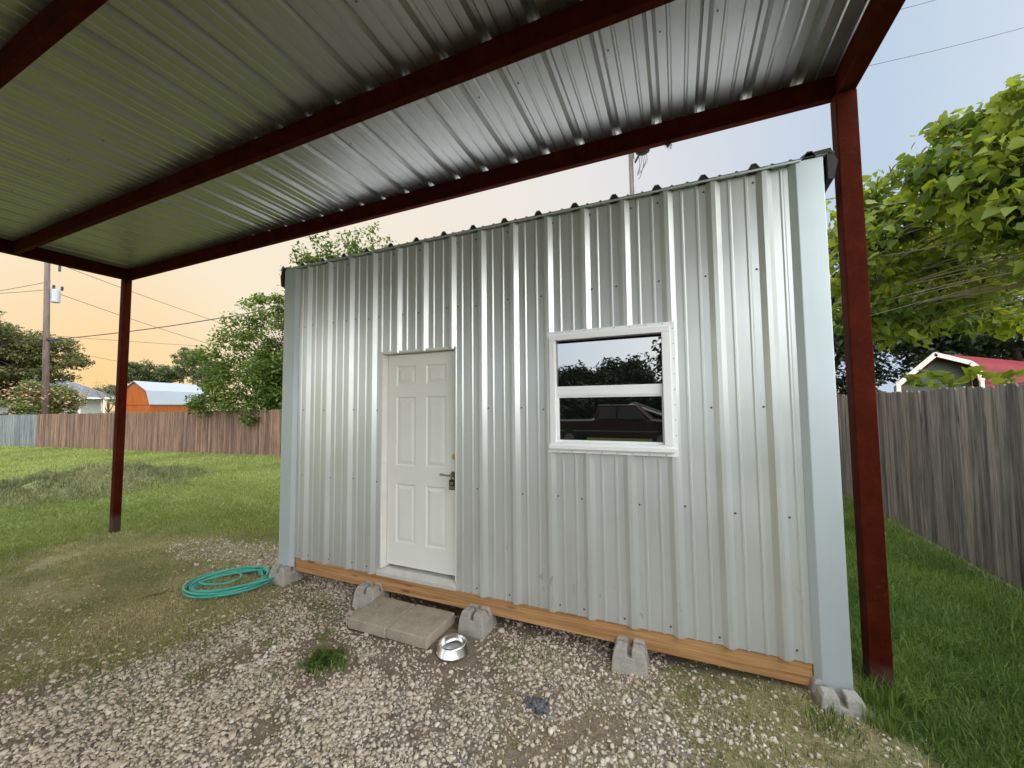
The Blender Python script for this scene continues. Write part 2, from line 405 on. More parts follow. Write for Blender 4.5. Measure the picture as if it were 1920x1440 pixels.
# ------------------------------------------------------------------ ground sheet
def axis(lo, hi, step, far):
    a = list(np.arange(lo, hi+step, step)); d = step
    q = a[-1]
    while q < far: d *= 1.25; q += d; a.append(q)
    d = step; q = a[0]; pre = []
    while q > -far: d *= 1.25; q -= d; pre.append(q)
    return np.array(pre[::-1]+a)
gx_, gy_ = axis(-19, 4, .085, 900), axis(-2, 12, .085, 900)
GX, GY = np.meshgrid(gx_, gy_); H, W = GX.shape
GZ = gz(GX, GY)
mound = np.clip((GZ+1.80)/.2, 0, 1)*(GX < -9)
lush = m_lush_soft(GX, GY)*(1-.75*np.clip((GX-2.55)/.25, 0, 1)*(GX < 3.2)*(GY < 12)); dry = m_dry(GX, GY)*.75*(1-lush)
far = (np.abs(GX) > 40) | (GY > 14) | (GY < -8)
lush = np.where(far, 1, lush); dry = np.maximum(dry, mound*.6); lush = lush*(1-.55*mound)
grav = np.where(far, 0, dens_gravel(GX, GY)); grav = np.where((GY < -1) & (np.abs(GX+3) < 7) & ~(lush > .5), .8, grav)
ii = (np.arange(H-1)[:, None]*W+np.arange(W-1)[None]).ravel()
g = np_mesh('ground', np.stack([GX, GY, GZ], -1).reshape(-1, 3), [np.stack([ii, ii+1, ii+W+1, ii+W], 1)], MT['ground'],
            attrs=dict(lawn=lush.ravel(), dry=dry.ravel(), gravel=grav.ravel()), smooth=True)
tag(g, kind='structure'); tag(g, 'backyard ground of lawn, worn dirt and pale gravel', 'ground')

# ------------------------------------------------------------------ gravel stones
def icos():
    bm = bmesh.new(); bmesh.ops.create_icosphere(bm, subdivisions=1, radius=1)
    v = np.array([q.co[:] for q in bm.verts]); f = np.array([[w.index for w in q.verts] for q in bm.faces]); bm.free(); return v, f
ICV, ICF = icos()
def scatter_stones(P, size, tint, sink=.3):
    n = len(P); var = 40
    proto = []
    for k in range(var):
        v = ICV*RNG.uniform(.72, 1.22, (len(ICV), 1)); v = v*np.array([1, RNG.uniform(.6, .95), RNG.uniform(.42, .75)]); proto.append(v)
    proto = np.array(proto); k = RNG.integers(0, var, n); V = proto[k]*size[:, None, None]
    a = RNG.uniform(0, 6.283, n); t = RNG.normal(0, .35, n)
    c, s = np.cos(t)[:, None], np.sin(t)[:, None]; y = V[..., 1]*c-V[..., 2]*s; z = V[..., 1]*s+V[..., 2]*c; V[..., 1] = y; V[..., 2] = z
    c, s = np.cos(a)[:, None], np.sin(a)[:, None]; x = V[..., 0]*c-V[..., 1]*s; y = V[..., 0]*s+V[..., 1]*c; V[..., 0] = x; V[..., 1] = y
    V += P[:, None, :]; V[..., 2] += (size*(.45-sink))[:, None]
    Fc = (ICF[None]+(np.arange(n)*len(ICV))[:, None, None]).reshape(-1, 3)
    return V.reshape(-1, 3), Fc, np.repeat(tint, len(ICV))
def sample(x0, x1, y0, y1, n, dens):
    x = RNG.uniform(x0, x1, n); y = RNG.uniform(y0, y1, n); k = RNG.uniform(0, 1, n) < dens(x, y); return x[k], y[k]
x, y = sample(-6.8, 1.5, .4, 3.9, 170000, dens_gravel)
keep = ~((x > -2.64) & (x < -1.83) & (y > 2.56) & (y < 2.97)); x, y = x[keep], y[keep]
sz = np.clip(RNG.lognormal(math.log(.0082), .42, len(x)), .0035, .022)
big = RNG.uniform(0, 1, len(x)) < .004; sz = np.where(big, RNG.uniform(.022, .034, len(x)), sz)
P = np.stack([x, y, gz(x, y)+RNG.uniform(-.002, .006, len(x))], -1)
tn = np.clip(RNG.normal(.55, .22, len(x)), 0, 1)
V, Fc, T = scatter_stones(P, sz, tn)
g = np_mesh('gravel', V, [Fc], MT['stone'], attrs=dict(tint=T))
tag(g, 'loose pale limestone gravel spread in front of the shed', 'gravel', kind='stuff')

# ------------------------------------------------------------------ grass
def blades(x, y, h, w, tint, lean=.5, z=None):
    n = len(x); a = RNG.uniform(0, 6.283, n); b = RNG.uniform(0, 6.283, n); ln = np.abs(RNG.normal(0, lean, n))
    z = gz(x, y)-.004 if z is None else z
    d = np.stack([np.cos(a), np.sin(a)], -1); s = np.stack([np.cos(b), np.sin(b)], -1)*(w*.5)[:, None]
    V = np.zeros((n, 5, 3)); mid = h*.55
    o1 = d*(mid*ln*.45)[:, None]; o2 = d*(h*ln*1.1)[:, None]; hz = h/np.sqrt(1+ln*ln*.7)
    base = np.stack([x, y], -1)
    V[:, 0, :2] = base-s; V[:, 1, :2] = base+s; V[:, 2, :2] = base+o1+s*.8; V[:, 3, :2] = base+o1-s*.8; V[:, 4, :2] = base+o2
    V[:, 0, 2] = z; V[:, 1, 2] = z; V[:, 2, 2] = z+hz*.6; V[:, 3, 2] = z+hz*.6; V[:, 4, 2] = z+hz
    k = np.arange(n)*5
    return V.reshape(-1, 3), np.stack([k, k+1, k+2, k+3], 1), np.stack([k+3, k+2, k+4], 1), np.repeat(tint, 5)
def grass(name, mat, label, parts):
    Vs, Q, Tr, T, off = [], [], [], [], 0
    for p in parts:
        v, q, t, ti = blades(*p[:5], **(p[5] if len(p) > 5 else {})); Vs.append(v); Q.append(q+off); Tr.append(t+off); T.append(ti); off += len(v)
    o = np_mesh(name, np.concatenate(Vs), [np.concatenate(Q), np.concatenate(Tr)], mat, attrs=dict(tint=np.concatenate(T)))
    return tag(o, label, 'grass', kind='stuff')
def fadeout(x, y): return np.clip(1.25-fbm(x, y, .9, 33)*.55, .3, 1)
# right lawn between shed and grey fence
x, y = sample(.92, 2.83, 1.9, 10.5, 200000, lambda a, b: (m_lush(a, b)*np.clip((2.86-a)/.3, .12, 1)*np.where(b < 4.5, 1., .55))*np.where((a < 1.35) & (b < 2.8), .55, 1))
keep = ~((x < .94) & (y > 2.97)); x, y = x[keep], y[keep]
hh = np.clip(RNG.lognormal(math.log(.062), .35, len(x)), .02, .16)*(.75+.55*fbm(x, y, 1.7, 2))
R1 = (x, y, hh, RNG.uniform(.004, .008, len(x)), np.clip(fbm(x, y, 2.3, 8)*.8+RNG.normal(0, .17, len(x)), 0, 1), dict(lean=.75))
# tufts at post base and corner block
def tuft(cx, cy, n, r, h, t0):
    a = RNG.uniform(0, 6.283, n); q = r*np.sqrt(RNG.uniform(0, 1, n)); xx = cx+q*np.cos(a); yy = cy+q*np.sin(a)
    return (xx, yy, RNG.uniform(h*.5, h, n), np.full(n, .006), np.clip(RNG.normal(t0, .2, n), 0, 1), dict(lean=.5))
R2_ = [tuft(1.02, 3.0, 160, .09, .2, .55), tuft(1.14, 3.08, 120, .09, .16, .6), tuft(.97, 2.82, 120, .08, .13, .5), tuft(.72, 2.72, 90, .12, .1, .3)]
grass('right_lawn_grass', MT['grass'], 'long lush green grass between the shed and the grey fence', [R1]+R2_)
# left lawn
def dl(a, b):
    d = np.hypot(a, b); return m_lush_soft(a, b)*np.clip((9./np.maximum(d, 4))**1.35, 0, 1)
x, y = sample(-36, -4.2, .6, 10.4, 560000, dl)
mo = np.clip((gz(x, y)+1.80)/.2, 0, 1)*(x < -9); k = RNG.uniform(0, 1, len(x)) > mo*.95
x, y = x[k], y[k]; d = np.hypot(x, y)
hh = np.clip(RNG.lognormal(math.log(.042), .4, len(x)), .015, .14)*(.45+1.1*fbm(x, y, 1.9, 4))
ti = np.clip(.18+fbm(x, y, .55, 18)*.75+RNG.normal(0, .13, len(x)), 0, 1)
grass('left_lawn_grass', MT['grass_lawn'], 'mown bright green lawn running back to the brown fence', [(x, y, hh, .004+.0009*d, ti, dict(lean=.8))])
# mound
x, y = sample(-19.5, -9.3, 1, 7.6, 120000, lambda a, b: np.clip((gz(a, b)+1.815)/.10, 0, 1)*(.3+.7*(fbm(a, b, 1.4, 3) > .40)))
hh = np.clip(RNG.lognormal(math.log(.075), .45, len(x)), .02, .26)
grass('mound_grass', MT['grass_mound'], 'rough dark weeds covering the low dirt mound', [(x, y, hh, RNG.uniform(.008, .018, len(x)), np.clip(fbm(x, y, .9, 12)*1.1-.1+RNG.normal(0, .2, len(x)), 0, 1), dict(lean=1.0))])
# dry grass
x, y = sample(-8.6, 1.4, .4, 4.2, 230000, lambda a, b: np.maximum(m_dry(a, b)*1., soft(a, b, POLY_DRY_L, .7))*np.clip((fbm(a, b, 2.1, 14)-.28)*4.5, .12, 1)*np.where(a > -1, .6, 1.))
keep = ~((x > -4.0) & (x < .9) & (y > 3.0)); x, y = x[keep], y[keep]
hh = np.clip(RNG.lognormal(math.log(.030), .4, len(x)), .008, .085)
ti = np.clip(.46-(fbm(x, y, 1.5, 27)-.5)*1.5+RNG.normal(0, .22, len(x)), 0, 1)
xs, ys = sample(-4, .6, 1.2, 3.3, 16000, lambda a, b: np.clip((fbm(a, b, 2.6, 44)-.52)*5, 0, .8)*(~in_poly(a, b, [(-2.66,2.54),(-1.8,2.54),(-1.8,3),(-2.66,3)])))
tis = np.clip(RNG.normal(.35, .3, len(xs)), 0, 1)
GT = [tuft(tx, ty, nn_, rr_, hh_, .12) for tx, ty, nn_, rr_, hh_ in [(-2.9, 2.62, 150, .13, .05), (-3.3, 2.75, 170, .16, .05), (-3.05, 2.2, 120, .12, .05), (-3.2, 1.7, 140, .14, .04), (-3.5, 1.9, 150, .2, .045), (-3.7, 1.5, 150, .2, .045), (-3.35, 2.35, 150, .18, .045), (-3.0, 1.35, 90, .15, .035), (-2.1, 1.75, 70, .12, .03), (-2.72, 2.42, 120, .10, .05), (-2.6, 1.95, 160, .17, .05), (-1.2, 2.75, 90, .1, .04), (.15, 2.5, 70, .2, .05), (.5, 2.35, 120, .22, .06), (.75, 2.55, 130, .2, .07), (.3, 2.05, 60, .2, .05), (.62, 2.78, 90, .14, .07)]]
GT += [tuft(-2.44+.16*math.cos(k*1.3), 2.17+.12*math.sin(k*1.3), 60, .07, .07, .05) for k in range(5)]
grass('dry_grass', MT['grass_dry'], 'short dry yellowish grass growing through worn dirt', GT+[(x, y, hh, RNG.uniform(.003, .007, len(x)), ti, dict(lean=1.3)), (xs, ys, RNG.uniform(.01, .05, len(xs)), np.full(len(xs), .004), tis, dict(lean=1.2))])
# straw lying on the dirt
n = 5200; xs = RNG.uniform(-1.6, 1.2, n); ys = RNG.uniform(1.5, 2.95, n); k = in_poly(xs, ys, POLY_G3) | in_poly(xs, ys, POLY_DRY_R); xs, ys = xs[k], ys[k]
grass('dead_straw', MT['grass_dry'], 'dead tan straw lying on the dirt by the shed', [(xs, ys, RNG.uniform(.02, .06, len(xs)), np.full(len(xs), .003), np.clip(RNG.normal(.85, .15, len(xs)), 0, 1), dict(lean=3.5))])

# ------------------------------------------------------------------ leaves / trees
def leaf_mesh(C, size, seed=0, kind='kite', droop=.3, tint=None, up=.6):
    n = len(C); r = np.random.default_rng(seed)
    nrm = r.normal(0, 1, (n, 3)); nrm[:, 2] = np.abs(nrm[:, 2])+up; nrm /= np.linalg.norm(nrm, axis=1)[:, None]
    a = r.normal(0, 1, (n, 3)); a -= nrm*(a*nrm).sum(1)[:, None]; a /= np.linalg.norm(a, axis=1)[:, None]; a[:, 2] -= droop; a /= np.linalg.norm(a, axis=1)[:, None]
    b = np.cross(nrm, a); b /= np.linalg.norm(b, axis=1)[:, None]; nrm = np.cross(a, b)
    s = (size*r.uniform(.6, 1.3, n))[:, None]
    if kind == 'kite':
        L = [(0, 0, 0), (.45, .28, .06), (1, 0, -.05), (.45, -.28, .06)]; Q = np.array([[0, 1, 2, 3]])
    else:  # heart
        L = [(0, 0, 0), (-.08, .26, .03), (.22, .42, .07), (.62, .25, .03), (1.05, 0, -.16), (.62, -.25, .03), (.22, -.42, .07), (-.08, -.26, .03), (.4, 0, -.03)]
        Q = np.array([[0, 1, 2, 8], [8, 2, 3, 4], [8, 4, 5, 6], [8, 6, 7, 0]])
    V = np.stack([C+s*(a*p[0]+b*p[1]+nrm*p[2]) for p in L], 1); m = len(L)
    Fq = (Q[None]+(np.arange(n)*m)[:, None, None]).reshape(-1, 4)
    t = r.uniform(0, 1, n) if tint is None else np.clip(tint, 0, 1)
    return V.reshape(-1, 3), Fq, np.repeat(t, m)
def limb(mb, p0, p1, r0, r1, wob=.12, n=7, sides=6):
    p0, p1 = Vector(p0), Vector(p1); L = (p1-p0).length; pts = []
    o = Vector((random.uniform(-1, 1), random.uniform(-1, 1), random.uniform(-.4, .9)))*L*wob
    for i in range(n):
        t = i/(n-1); pts.append(p0.lerp(p1, t)+o*math.sin(math.pi*t)+Vector((random.uniform(-1, 1), random.uniform(-1, 1), random.uniform(-1, 1)))*L*.015*(0 < i < n-1))
    mb.tube(pts, [r0+(r1-r0)*i/(n-1) for i in range(n)], sides); return pts
def tree(name, label, base, crown, rad, nclump, nleaf, cl_r, leaf, mat, bark, cat='tree', group=None, trunk_r=.15, fork=.35, seed=1, shell=.45, kind='kite', flat=.6, extra=None, droop=.3, bark_every=1, up=.6, trunkless=False, tintvar=.25):
    random.seed(seed); r = np.random.default_rng(seed); t = thing(name, base, label, cat, group)
    d = r.normal(0, 1, (nclump, 3)); d /= np.linalg.norm(d, axis=1)[:, None]; q = shell+(1-shell)*r.uniform(0, 1, nclump)**.6
    C = np.array(crown)+d*q[:, None]*np.array(rad)*r.uniform(.82, 1.15, (nclump, 1))
    C = C[C[:, 2] > base[2]+.15]
    if extra is not None: C = np.concatenate([C, np.array(extra, float)])
    mb = MB(); bx = Vector(base); top = Vector(crown)
    fk = bx.lerp(top, fork)
    trk = limb(mb, bx-Vector((0, 0, .05)), fk, trunk_r, trunk_r*.7, .05, 7, 9)
    mains = []
    for k in range(6):
        a = 2*math.pi*k/6+random.uniform(-.4, .4); e = top+Vector((math.cos(a)*rad[0]*.45, math.sin(a)*rad[1]*.45, rad[2]*random.uniform(-.3, .45)))
        mains.append(limb(mb, fk, e, trunk_r*.55, trunk_r*.16, .12, 8, 7))
    allp = [p for m_ in mains for p in m_[2:]]
    for i, c in enumerate(C):
        if i % bark_every: continue
        c = Vector(c); p = min(allp, key=lambda w: (w-c).length+.35*max(0, w.z-c.z)); limb(mb, p, c, trunk_r*.14, trunk_r*.04, .12, 5, 4)
    mb.build('trunk', bark, t, smooth=True)
    nc = len(C); per = max(1, nleaf//nc); cc = np.repeat(C, per, 0); n = len(cc)
    off = r.normal(0, 1, (n, 3)); off /= np.linalg.norm(off, axis=1)[:, None]; off *= (r.uniform(0, 1, n)**.5)[:, None]*(cl_r*r.uniform(.6, 1.3, nc).repeat(per))[:, None]
    off[:, 2] *= flat
    ct = np.repeat(r.uniform(.5-tintvar, .5+tintvar, nc), per)+r.normal(0, .2, n)
    V, Fq, T = leaf_mesh(cc+off, np.full(n, leaf), seed, kind, droop, ct, up)
    np_mesh('crown', V, [Fq], mat, t, dict(tint=T)); return t

# ------------------------------------------------------------------ shed
SH = thing('shed', (-1.6, 4.6, -1.75), 'small ribbed galvanized metal shed raised on concrete blocks under the carport', 'shed')
YW = 3.0
RIBX = [-3.088+.3055*k for k in range(-5, 16)]
def profile(x0, x1, ribs, maj=(.046, .0135, .032), mnr=(.0135, .005, .0085)):
    pts = []
    for c in ribs:
        b, t, h = maj; pts += [(c-b, 0), (c-t, h), (c+t, h), (c+b, 0)]
        for m in (.1018, .2036):
            b, t, h = mnr; pts += [(c+m-b, 0), (c+m-t, h), (c+m+t, h), (c+m+b, 0)]
    pts.sort(); xs = [p[0] for p in pts]; hs = [p[1] for p in pts]
    out = [(x0, float(np.interp(x0, xs, hs)))]+[p for p in pts if x0+1e-4 < p[0] < x1-1e-4]+[(x1, float(np.interp(x1, xs, hs)))]
    return out
def sheet_xz(mb, x0, x1, z0, z1, ribs=RIBX, y=YW, nz=1):
    pr = profile(x0, x1, ribs); b = len(mb.v)
    vs = [(p, y-h, z0) for p, h in pr]+[(p, y-h, z1) for p, h in pr]; n = len(pr)
    mb.add(vs, [(i, i+1, n+i+1, n+i) for i in range(n-1)])
XL, XR, ZT, ZB = -4.05, .897, 1.560, -1.602
DX0, DX1, DZ0, DZ1 = -2.672, -1.826, -1.535, .522
WX0, WX1, WZ0, WZ1 = -.958, -.004, -.368, .592
mb = MB()
sheet_xz(mb, -3.90, DX0, ZB, ZT); sheet_xz(mb, DX0, DX1, DZ1, ZT); sheet_xz(mb, DX1, WX0, ZB, ZT)
sheet_xz(mb, WX0, WX1, WZ1, ZT); sheet_xz(mb, WX0, WX1, ZB, WZ0); sheet_xz(mb, WX1, .76, ZB, ZT)
mb.mat = 1
def screw(x, z, y=YW):
    mb.add([(x+.008*math.cos(a), y-.001, z+.008*math.sin(a)) for a in [k*math.pi/3 for k in range(6)]]+[(x+.005*math.cos(a), y-.007, z+.005*math.sin(a)) for a in [k*math.pi/3 for k in range(6)]],
           [tuple(range(6, 12))]+[(i, (i+1) % 6, 6+(i+1) % 6, 6+i) for i in range(6)])
for c in RIBX:
    for z in (1.50, .90, -.02, -.72, -1.55):
        for dx in ((-.062, .062) if z in (.90,) and random.random() < .35 else (random.choice([-.06, .055]),)):
            xx = c+dx+random.uniform(-.006, .006); zz = z+random.uniform(-.012, .012)
            if not -3.86 < xx < .73: continue
            if DX0-.02 < xx < DX1+.02 and zz < DZ1+.02: continue
            if WX0-.04 < xx < WX1+.04 and WZ0-.02 < zz < WZ1+.02: continue
            screw(xx, zz)
mb.build('front_siding', [MT['siding'], MT['screw']], SH, fix=False)
SHD = 2.9
for X, sgn in ((XL+.02, -1), (XR-.012, 1)):
    mb = MB()
    pr = profile(YW+.02, YW+SHD, [3.1+.3048*k for k in range(-1, 11)])
    n = len(pr); vs = [(X+sgn*h, p, ZB) for p, h in pr]+[(X+sgn*h, p, ZT-.08*(p-YW)-.02) for p, h in pr]
    mb.add(vs, [(i, i+1, n+i+1, n+i) for i in range(n-1)]); mb.build('side_siding', MT['siding'], SH, fix=False)
mb = MB(); sheet_xz(mb, XL+.02, XR-.012, ZB, ZT-.08*SHD-.02, y=YW+SHD+.03); mb.build('rear_siding', MT['siding'], SH, fix=False)
# roof sheet with ribs, sloping to the back
rr = [c-.06 for c in RIBX]
pr = profile(-4.13, .955, rr, (.036, .0135, .034)); n = len(pr); mb = MB()
y0, y1 = 2.945, YW+SHD+.12; z0 = 1.572
mb.add([(p, y0, z0+h) for p, h in pr]+[(p, y1, z0-.08*(y1-y0)+h) for p, h in pr], [(i, i+1, n+i+1, n+i) for i in range(n-1)])
RF = mb.build('roof', MT['shedroof'], SH, fix=False)
for c in rr:
    if -4.0 < c < .9: mb = MB(); mb.prism([(c-.034, z0-.001), (c-.0125, z0+.031), (c+.0125, z0+.031), (c+.034, z0-.001)], 'y', 2.952, 2.985); mb.build('rib_closure', MT['rubber'], RF)
MB().box(-4.02, .78, 2.952, 2.963, 1.556, 1.5705).build('eave_trim', MT['trim'], SH, bevel=.003)
for nm, X0, X1, xi in (('right', .80, .972, .905), ('left', -4.16, -4.02, -4.09)):
    mb = MB()
    if nm == 'right': poly = [(.775, 1.578), (.80, 1.598), (.935, 1.605), (.968, 1.515), (.945, 1.405), (.915, 1.405), (.915, 1.578)]
    else: poly = [(-3.93, 1.576), (-3.97, 1.588), (-4.07, 1.588), (-4.115, 1.50), (-4.10, 1.38), (-4.07, 1.38), (-4.07, 1.576)]
    n = len(poly); vs = [(p, 2.952, z) for p, z in poly]+[(p, y1, z-.08*(y1-2.95)) for p, z in poly]
    mb.add(vs, [tuple(range(n)), tuple(range(2*n-1, n-1, -1))]+[(i, i+n, (i+1) % n+n, (i+1) % n) for i in range(n)])
    mb.build('rake_trim', MT['rubber'], SH)
mb = MB(); mb.prism([(.715, 2.999), (.752, 2.962), (.897, 2.960), (.897, 3.10), (.885, 3.10), (.885, 2.999)], 'z', -1.735, 1.566); mb.build('corner_trim', MT['trim'], SH, bevel=.004)
mb = MB(); mb.prism([(-3.845, 2.999), (-3.885, 2.962), (-4.05, 2.960), (-4.05, 3.10), (-4.035, 3.10), (-4.035, 2.999)], 'z', -1.70, 1.566); mb.build('corner_trim', MT['trim'], SH, bevel=.004)
# framing skid
MB().box(-3.842, .714, 3.006, 3.046, -1.746, -1.575).build('skid_beam', MT['skid'], SH, bevel=.003)
mb = MB()
for X in (-3.8, -2.9, -1.7, -.5, .6): mb.box(X-.02, X+.02, 3.05, YW+SHD, -1.74, -1.60)
mb.box(-4.03, .88, 3.05, YW+SHD, -1.598, -1.58)
mb.build('floor_joist', MT['skid'], SH)
# door
DF = MB()
DF.box(DX0, DX0+.018, 2.985, 3.10, DZ0, DZ1); DF.box(DX1-.012, DX1, 2.995, 3.10, DZ0, DZ1); DF.box(DX0-.012, DX1+.004, 2.980, 3.10, DZ1, DZ1+.022)
DF.box(DX0+.018, DX0+.030, 3.072, 3.10, DZ0, DZ1)
DFO = DF.build('door_frame', MT['jamb'], SH, bevel=.002)
TH = MB(); TH.prism([(2.975, -1.600), (2.975, -1.565), (2.985, -1.553), (3.03, -1.538), (3.10, -1.534), (3.10, -1.600)], 'x', DX0-.03, DX1+.0)
TH.build('threshold', MT['alum'], SH, bevel=.002)
YD = 3.062; x0, x1, z0, z1 = DX0+.024, DX1-.014, DZ0+.022, DZ1-.006
cols = [x0, -2.545, -2.315, -2.195, -1.972, x1]; rows = [z0, -1.298, -.74, -.565, .10, .215, .402, z1]
DM = MB()
def rect(mbb, a, y): return [(a[0], y, a[2]), (a[1], y, a[2]), (a[1], y, a[3]), (a[0], y, a[3])]
for i in range(5):
    for j in range(7):
        a = (cols[i], cols[i+1], rows[j], rows[j+1])
        if i in (1, 3) and j in (1, 3, 5):
            rings = []; 
            for ins, dy in ((0, 0), (.012, .009), (.022, .009), (.050, .001)):
                rings.append(rect(DM, (a[0]+ins, a[1]-ins, a[2]+ins, a[3]-ins), YD+dy))
            vs = sum(rings, []); fs = []
            for k in range(3):
                for e in range(4): fs.append((k*4+e, k*4+(e+1) % 4, (k+1)*4+(e+1) % 4, (k+1)*4+e))
            fs.append((12, 13, 14, 15)); DM.add(vs, fs)
        else: DM.add(rect(DM, a, YD), [(0, 1, 2, 3)])
DM.add([(x0, YD, z0), (x1, YD, z0), (x1, YD, z1), (x0, YD, z1), (x0, YD+.044, z0), (x1, YD+.044, z0), (x1, YD+.044, z1), (x0, YD+.044, z1)], [(4, 7, 6, 5), (0, 4, 5, 1), (1, 5, 6, 2), (2, 6, 7, 3), (3, 7, 4, 0)])
DO = DM.build('door', MT['door'], SH)
bm = bmesh.new(); bm.from_mesh(DO.data); bmesh.ops.remove_doubles(bm, verts=bm.verts, dist=.0004); bmesh.ops.recalc_face_normals(bm, faces=bm.faces); bm.to_mesh(DO.data); bm.free()
def disc_y(mbb, x, z, y0, y1, r, n=20, r2=None):
    r2 = r if r2 is None else r2
    mbb.add([(x+r*math.cos(2*math.pi*k/n), y1, z+r*math.sin(2*math.pi*k/n)) for k in range(n)]+[(x+r2*math.cos(2*math.pi*k/n), y0, z+r2*math.sin(2*math.pi*k/n)) for k in range(n)],
            [tuple(range(n, 2*n)), tuple(range(n-1, -1, -1))]+[(k, (k+1) % n, n+(k+1) % n, n+k) for k in range(n)])
hx = -1.874
mb = MB(); disc_y(mb, hx, -.455, 3.042, YD, .031, 22, .026); disc_y(mb, hx, -.455, 3.030, 3.042, .017, 18); mb.build('deadbolt', MT['brass'], DO, bevel=.002)
mb = MB(); disc_y(mb, hx, -.618, 3.046, YD, .032, 22, .028); disc_y(mb, hx, -.618, 3.000, 3.046, .012, 16); mb.tube([(hx, 3.002, -.618), (hx-.03, 2.998, -.618), (hx-.115, 3.000, -.612)], [.010, .008, .0075], 10); disc_y(mb, hx-.112, -.612, 2.99, 3.01, .011, 14)
mb.build('handle', MT['nickel'], DO, smooth=False)
mb = MB(); mb.tube([(hx-.017, 3.02, -.66), (hx-.017, 3.02, -.615), (hx-.012, 3.02, -.592), (hx, 3.02, -.584), (hx+.012, 3.02, -.592), (hx+.017, 3.02, -.615), (hx+.017, 3.02, -.66)], .005, 8)
mb.box(hx-.030, hx+.030, 3.004, 3.044, -.742, -.655)
LB = mb.build('lock_box', MT['black'], DO, bevel=.006)
mb = MB(); disc_y(mb, hx-.002, -.685, 2.998, 3.004, .017, 18); mb.box(hx-.024, hx+.024, 2.999, 3.004, -.735, -.708); mb.build('dial_plate', MT['nickel'], LB, bevel=.001)
# window
WN = MB()
def ring(mbb, o, i, y0, y1):
    (a, b, c, d), (e, f, g_, h) = o, i
    mbb.box(a, b, y0, y1, h, d); mbb.box(a, b, y0, y1, c, g_); mbb.box(a, e, y0, y1, g_, h); mbb.box(f, b, y0, y1, g_, h)
ring(WN, (WX0, WX1, WZ0, WZ1), (WX0+.022, WX1-.030, WZ0+.022, WZ1-.028), 2.966, 3.02)
WN.mat = 1
for z in np.linspace(WZ0+.04, WZ1-.05, 9): disc_y(WN, WX1-.012, z, 2.962, 2.967, .0035, 8)
for xx in np.linspace(WX0+.08, WX1-.08, 8): disc_y(WN, xx, WZ1-.010, 2.962, 2.967, .0035, 8); disc_y(WN, xx, WZ0+.010, 2.962, 2.967, .0035, 8)
WO = WN.build('window', [MT['vinyl'], MT['screw']], SH, bevel=.003)
mb = MB(); o = (WX0+.0225, WX1-.0305, WZ0+.0225, WZ1-.0285); ii_ = (-.886, -.093, -.288, .518)
ring(mb, o, ii_, 2.948, 3.03); 
mb.box(WX0+.012, WX1-.012, 2.936, 2.9475, WZ0+.030, WZ0+.062)
mb.build('frame', MT['vinyl'], WO, bevel=.004)
mb = MB(); mb.box(-.886, -.093, 2.972, 3.0, .074, .150); mb.build('meeting_rail', MT['vinyl'], WO, bevel=.004)
mb = MB(); ring(mb, (-.8858, -.0932, -.2878, .0738), (-.868, -.104, -.270, .060), 2.978, 3.005); mb.build('sash', MT['vinyl'], WO, bevel=.003)
MB().box(-.8855, -.0935, 2.990, 2.996, .1502, .5175).build('pane', MT['glass'], WO)
MB().box(-.8675, -.1045, 2.994, 3.0, -.2695, .0595).build('pane', MT['glass'], WO)
MB().box(WX0+.02, WX1-.02, 3.03, 3.06, WZ0, WZ1).build('unlit_interior_panel', MT['unlit'], WO)  # near-black panel standing in for the shade of the room inside

# ------------------------------------------------------------------ concrete blocks, pavers, bowl
def deck_block():
    mb = MB(); cx = cy = 0
    mb.frustum(0, 0, 0, .145, .127, .127, .1115, .1115)
    g_, t0, t1, H_ = .016, .1125, .098, .205
    for sx in (-1, 1):
        for sy in (-1, 1):
            v = []
            for z, e in ((.14, t0-.0015), (H_-.02, t1+.002), (H_, t1-.012)):
                ee = e; gg = g_+(0 if z < H_ else .005)
                v += [(sx*gg, sy*gg, z), (sx*ee, sy*gg, z), (sx*ee, sy*ee, z), (sx*gg, sy*ee, z)]
            fs = []
            for k in range(2):
                for e in range(4): fs.append((k*4+e, k*4+(e+1) % 4, (k+1)*4+(e+1) % 4, (k+1)*4+e))
            fs.append((8, 9, 10, 11)); mb.add(v, fs)
    return mb
BL = [(-3.955, 2.985, 0, 'concrete deck block under the left front corner beside the hose', .01), (-2.755, 2.975, .05, 'concrete deck block with notched top just left of the paver step', .0),
      (-1.600, 2.965, -.04, 'concrete deck block just right of the paver step behind the bowl', .0), (-.365, 2.965, .02, 'concrete deck block standing alone under the middle of the wood beam', .0),
      (.815, 2.955, .03, 'weathered concrete deck block under the right front corner trim', .0)]
b0 = None
for i, (x, y, a, lb, dz) in enumerate(BL):
    if b0 is None: o = b0 = deck_block().build('deck_block', MT['block'], None, bevel=.009, seg=3)
    else: o = b0.copy(); COL.objects.link(o)
    o.location = (x, y, min(-1.888, gzf(x, y)-.02) if x < 0 else -1.895); o.rotation_euler = (0, 0, a)
    if i == 4: o.location.z = -1.875; o.rotation_euler = (.03, -.05, .08)
    tag(o, lb, 'concrete block', 'concrete deck blocks holding up the shed')
for i, (x, y, a, lb) in enumerate([(-2.425, 2.755, .012, 'brown concrete paver of the doorstep, the left one of the pair'), (-2.018, 2.762, -.02, 'brown concrete paver of the doorstep, the one nearer the metal bowl')]):
    mb = MB(); mb.box(-.2, .2, -.2, .2, 0, .088)
    o = mb.build('paver', MT['paver' if i == 0 else 'paver2'], None, bevel=.010, seg=3); o.location = (x, y, -1.858); o.rotation_euler = (.012, .01-.02*i, a)
    tag(o, lb, 'paver', 'pavers laid as a doorstep')
B = thing('pet_bowl', (-1.63, 2.625, gzf(-1.63, 2.625)+.008), 'shiny stainless steel pet bowl on the gravel by the step', 'bowl')
c = tuple(B.location)
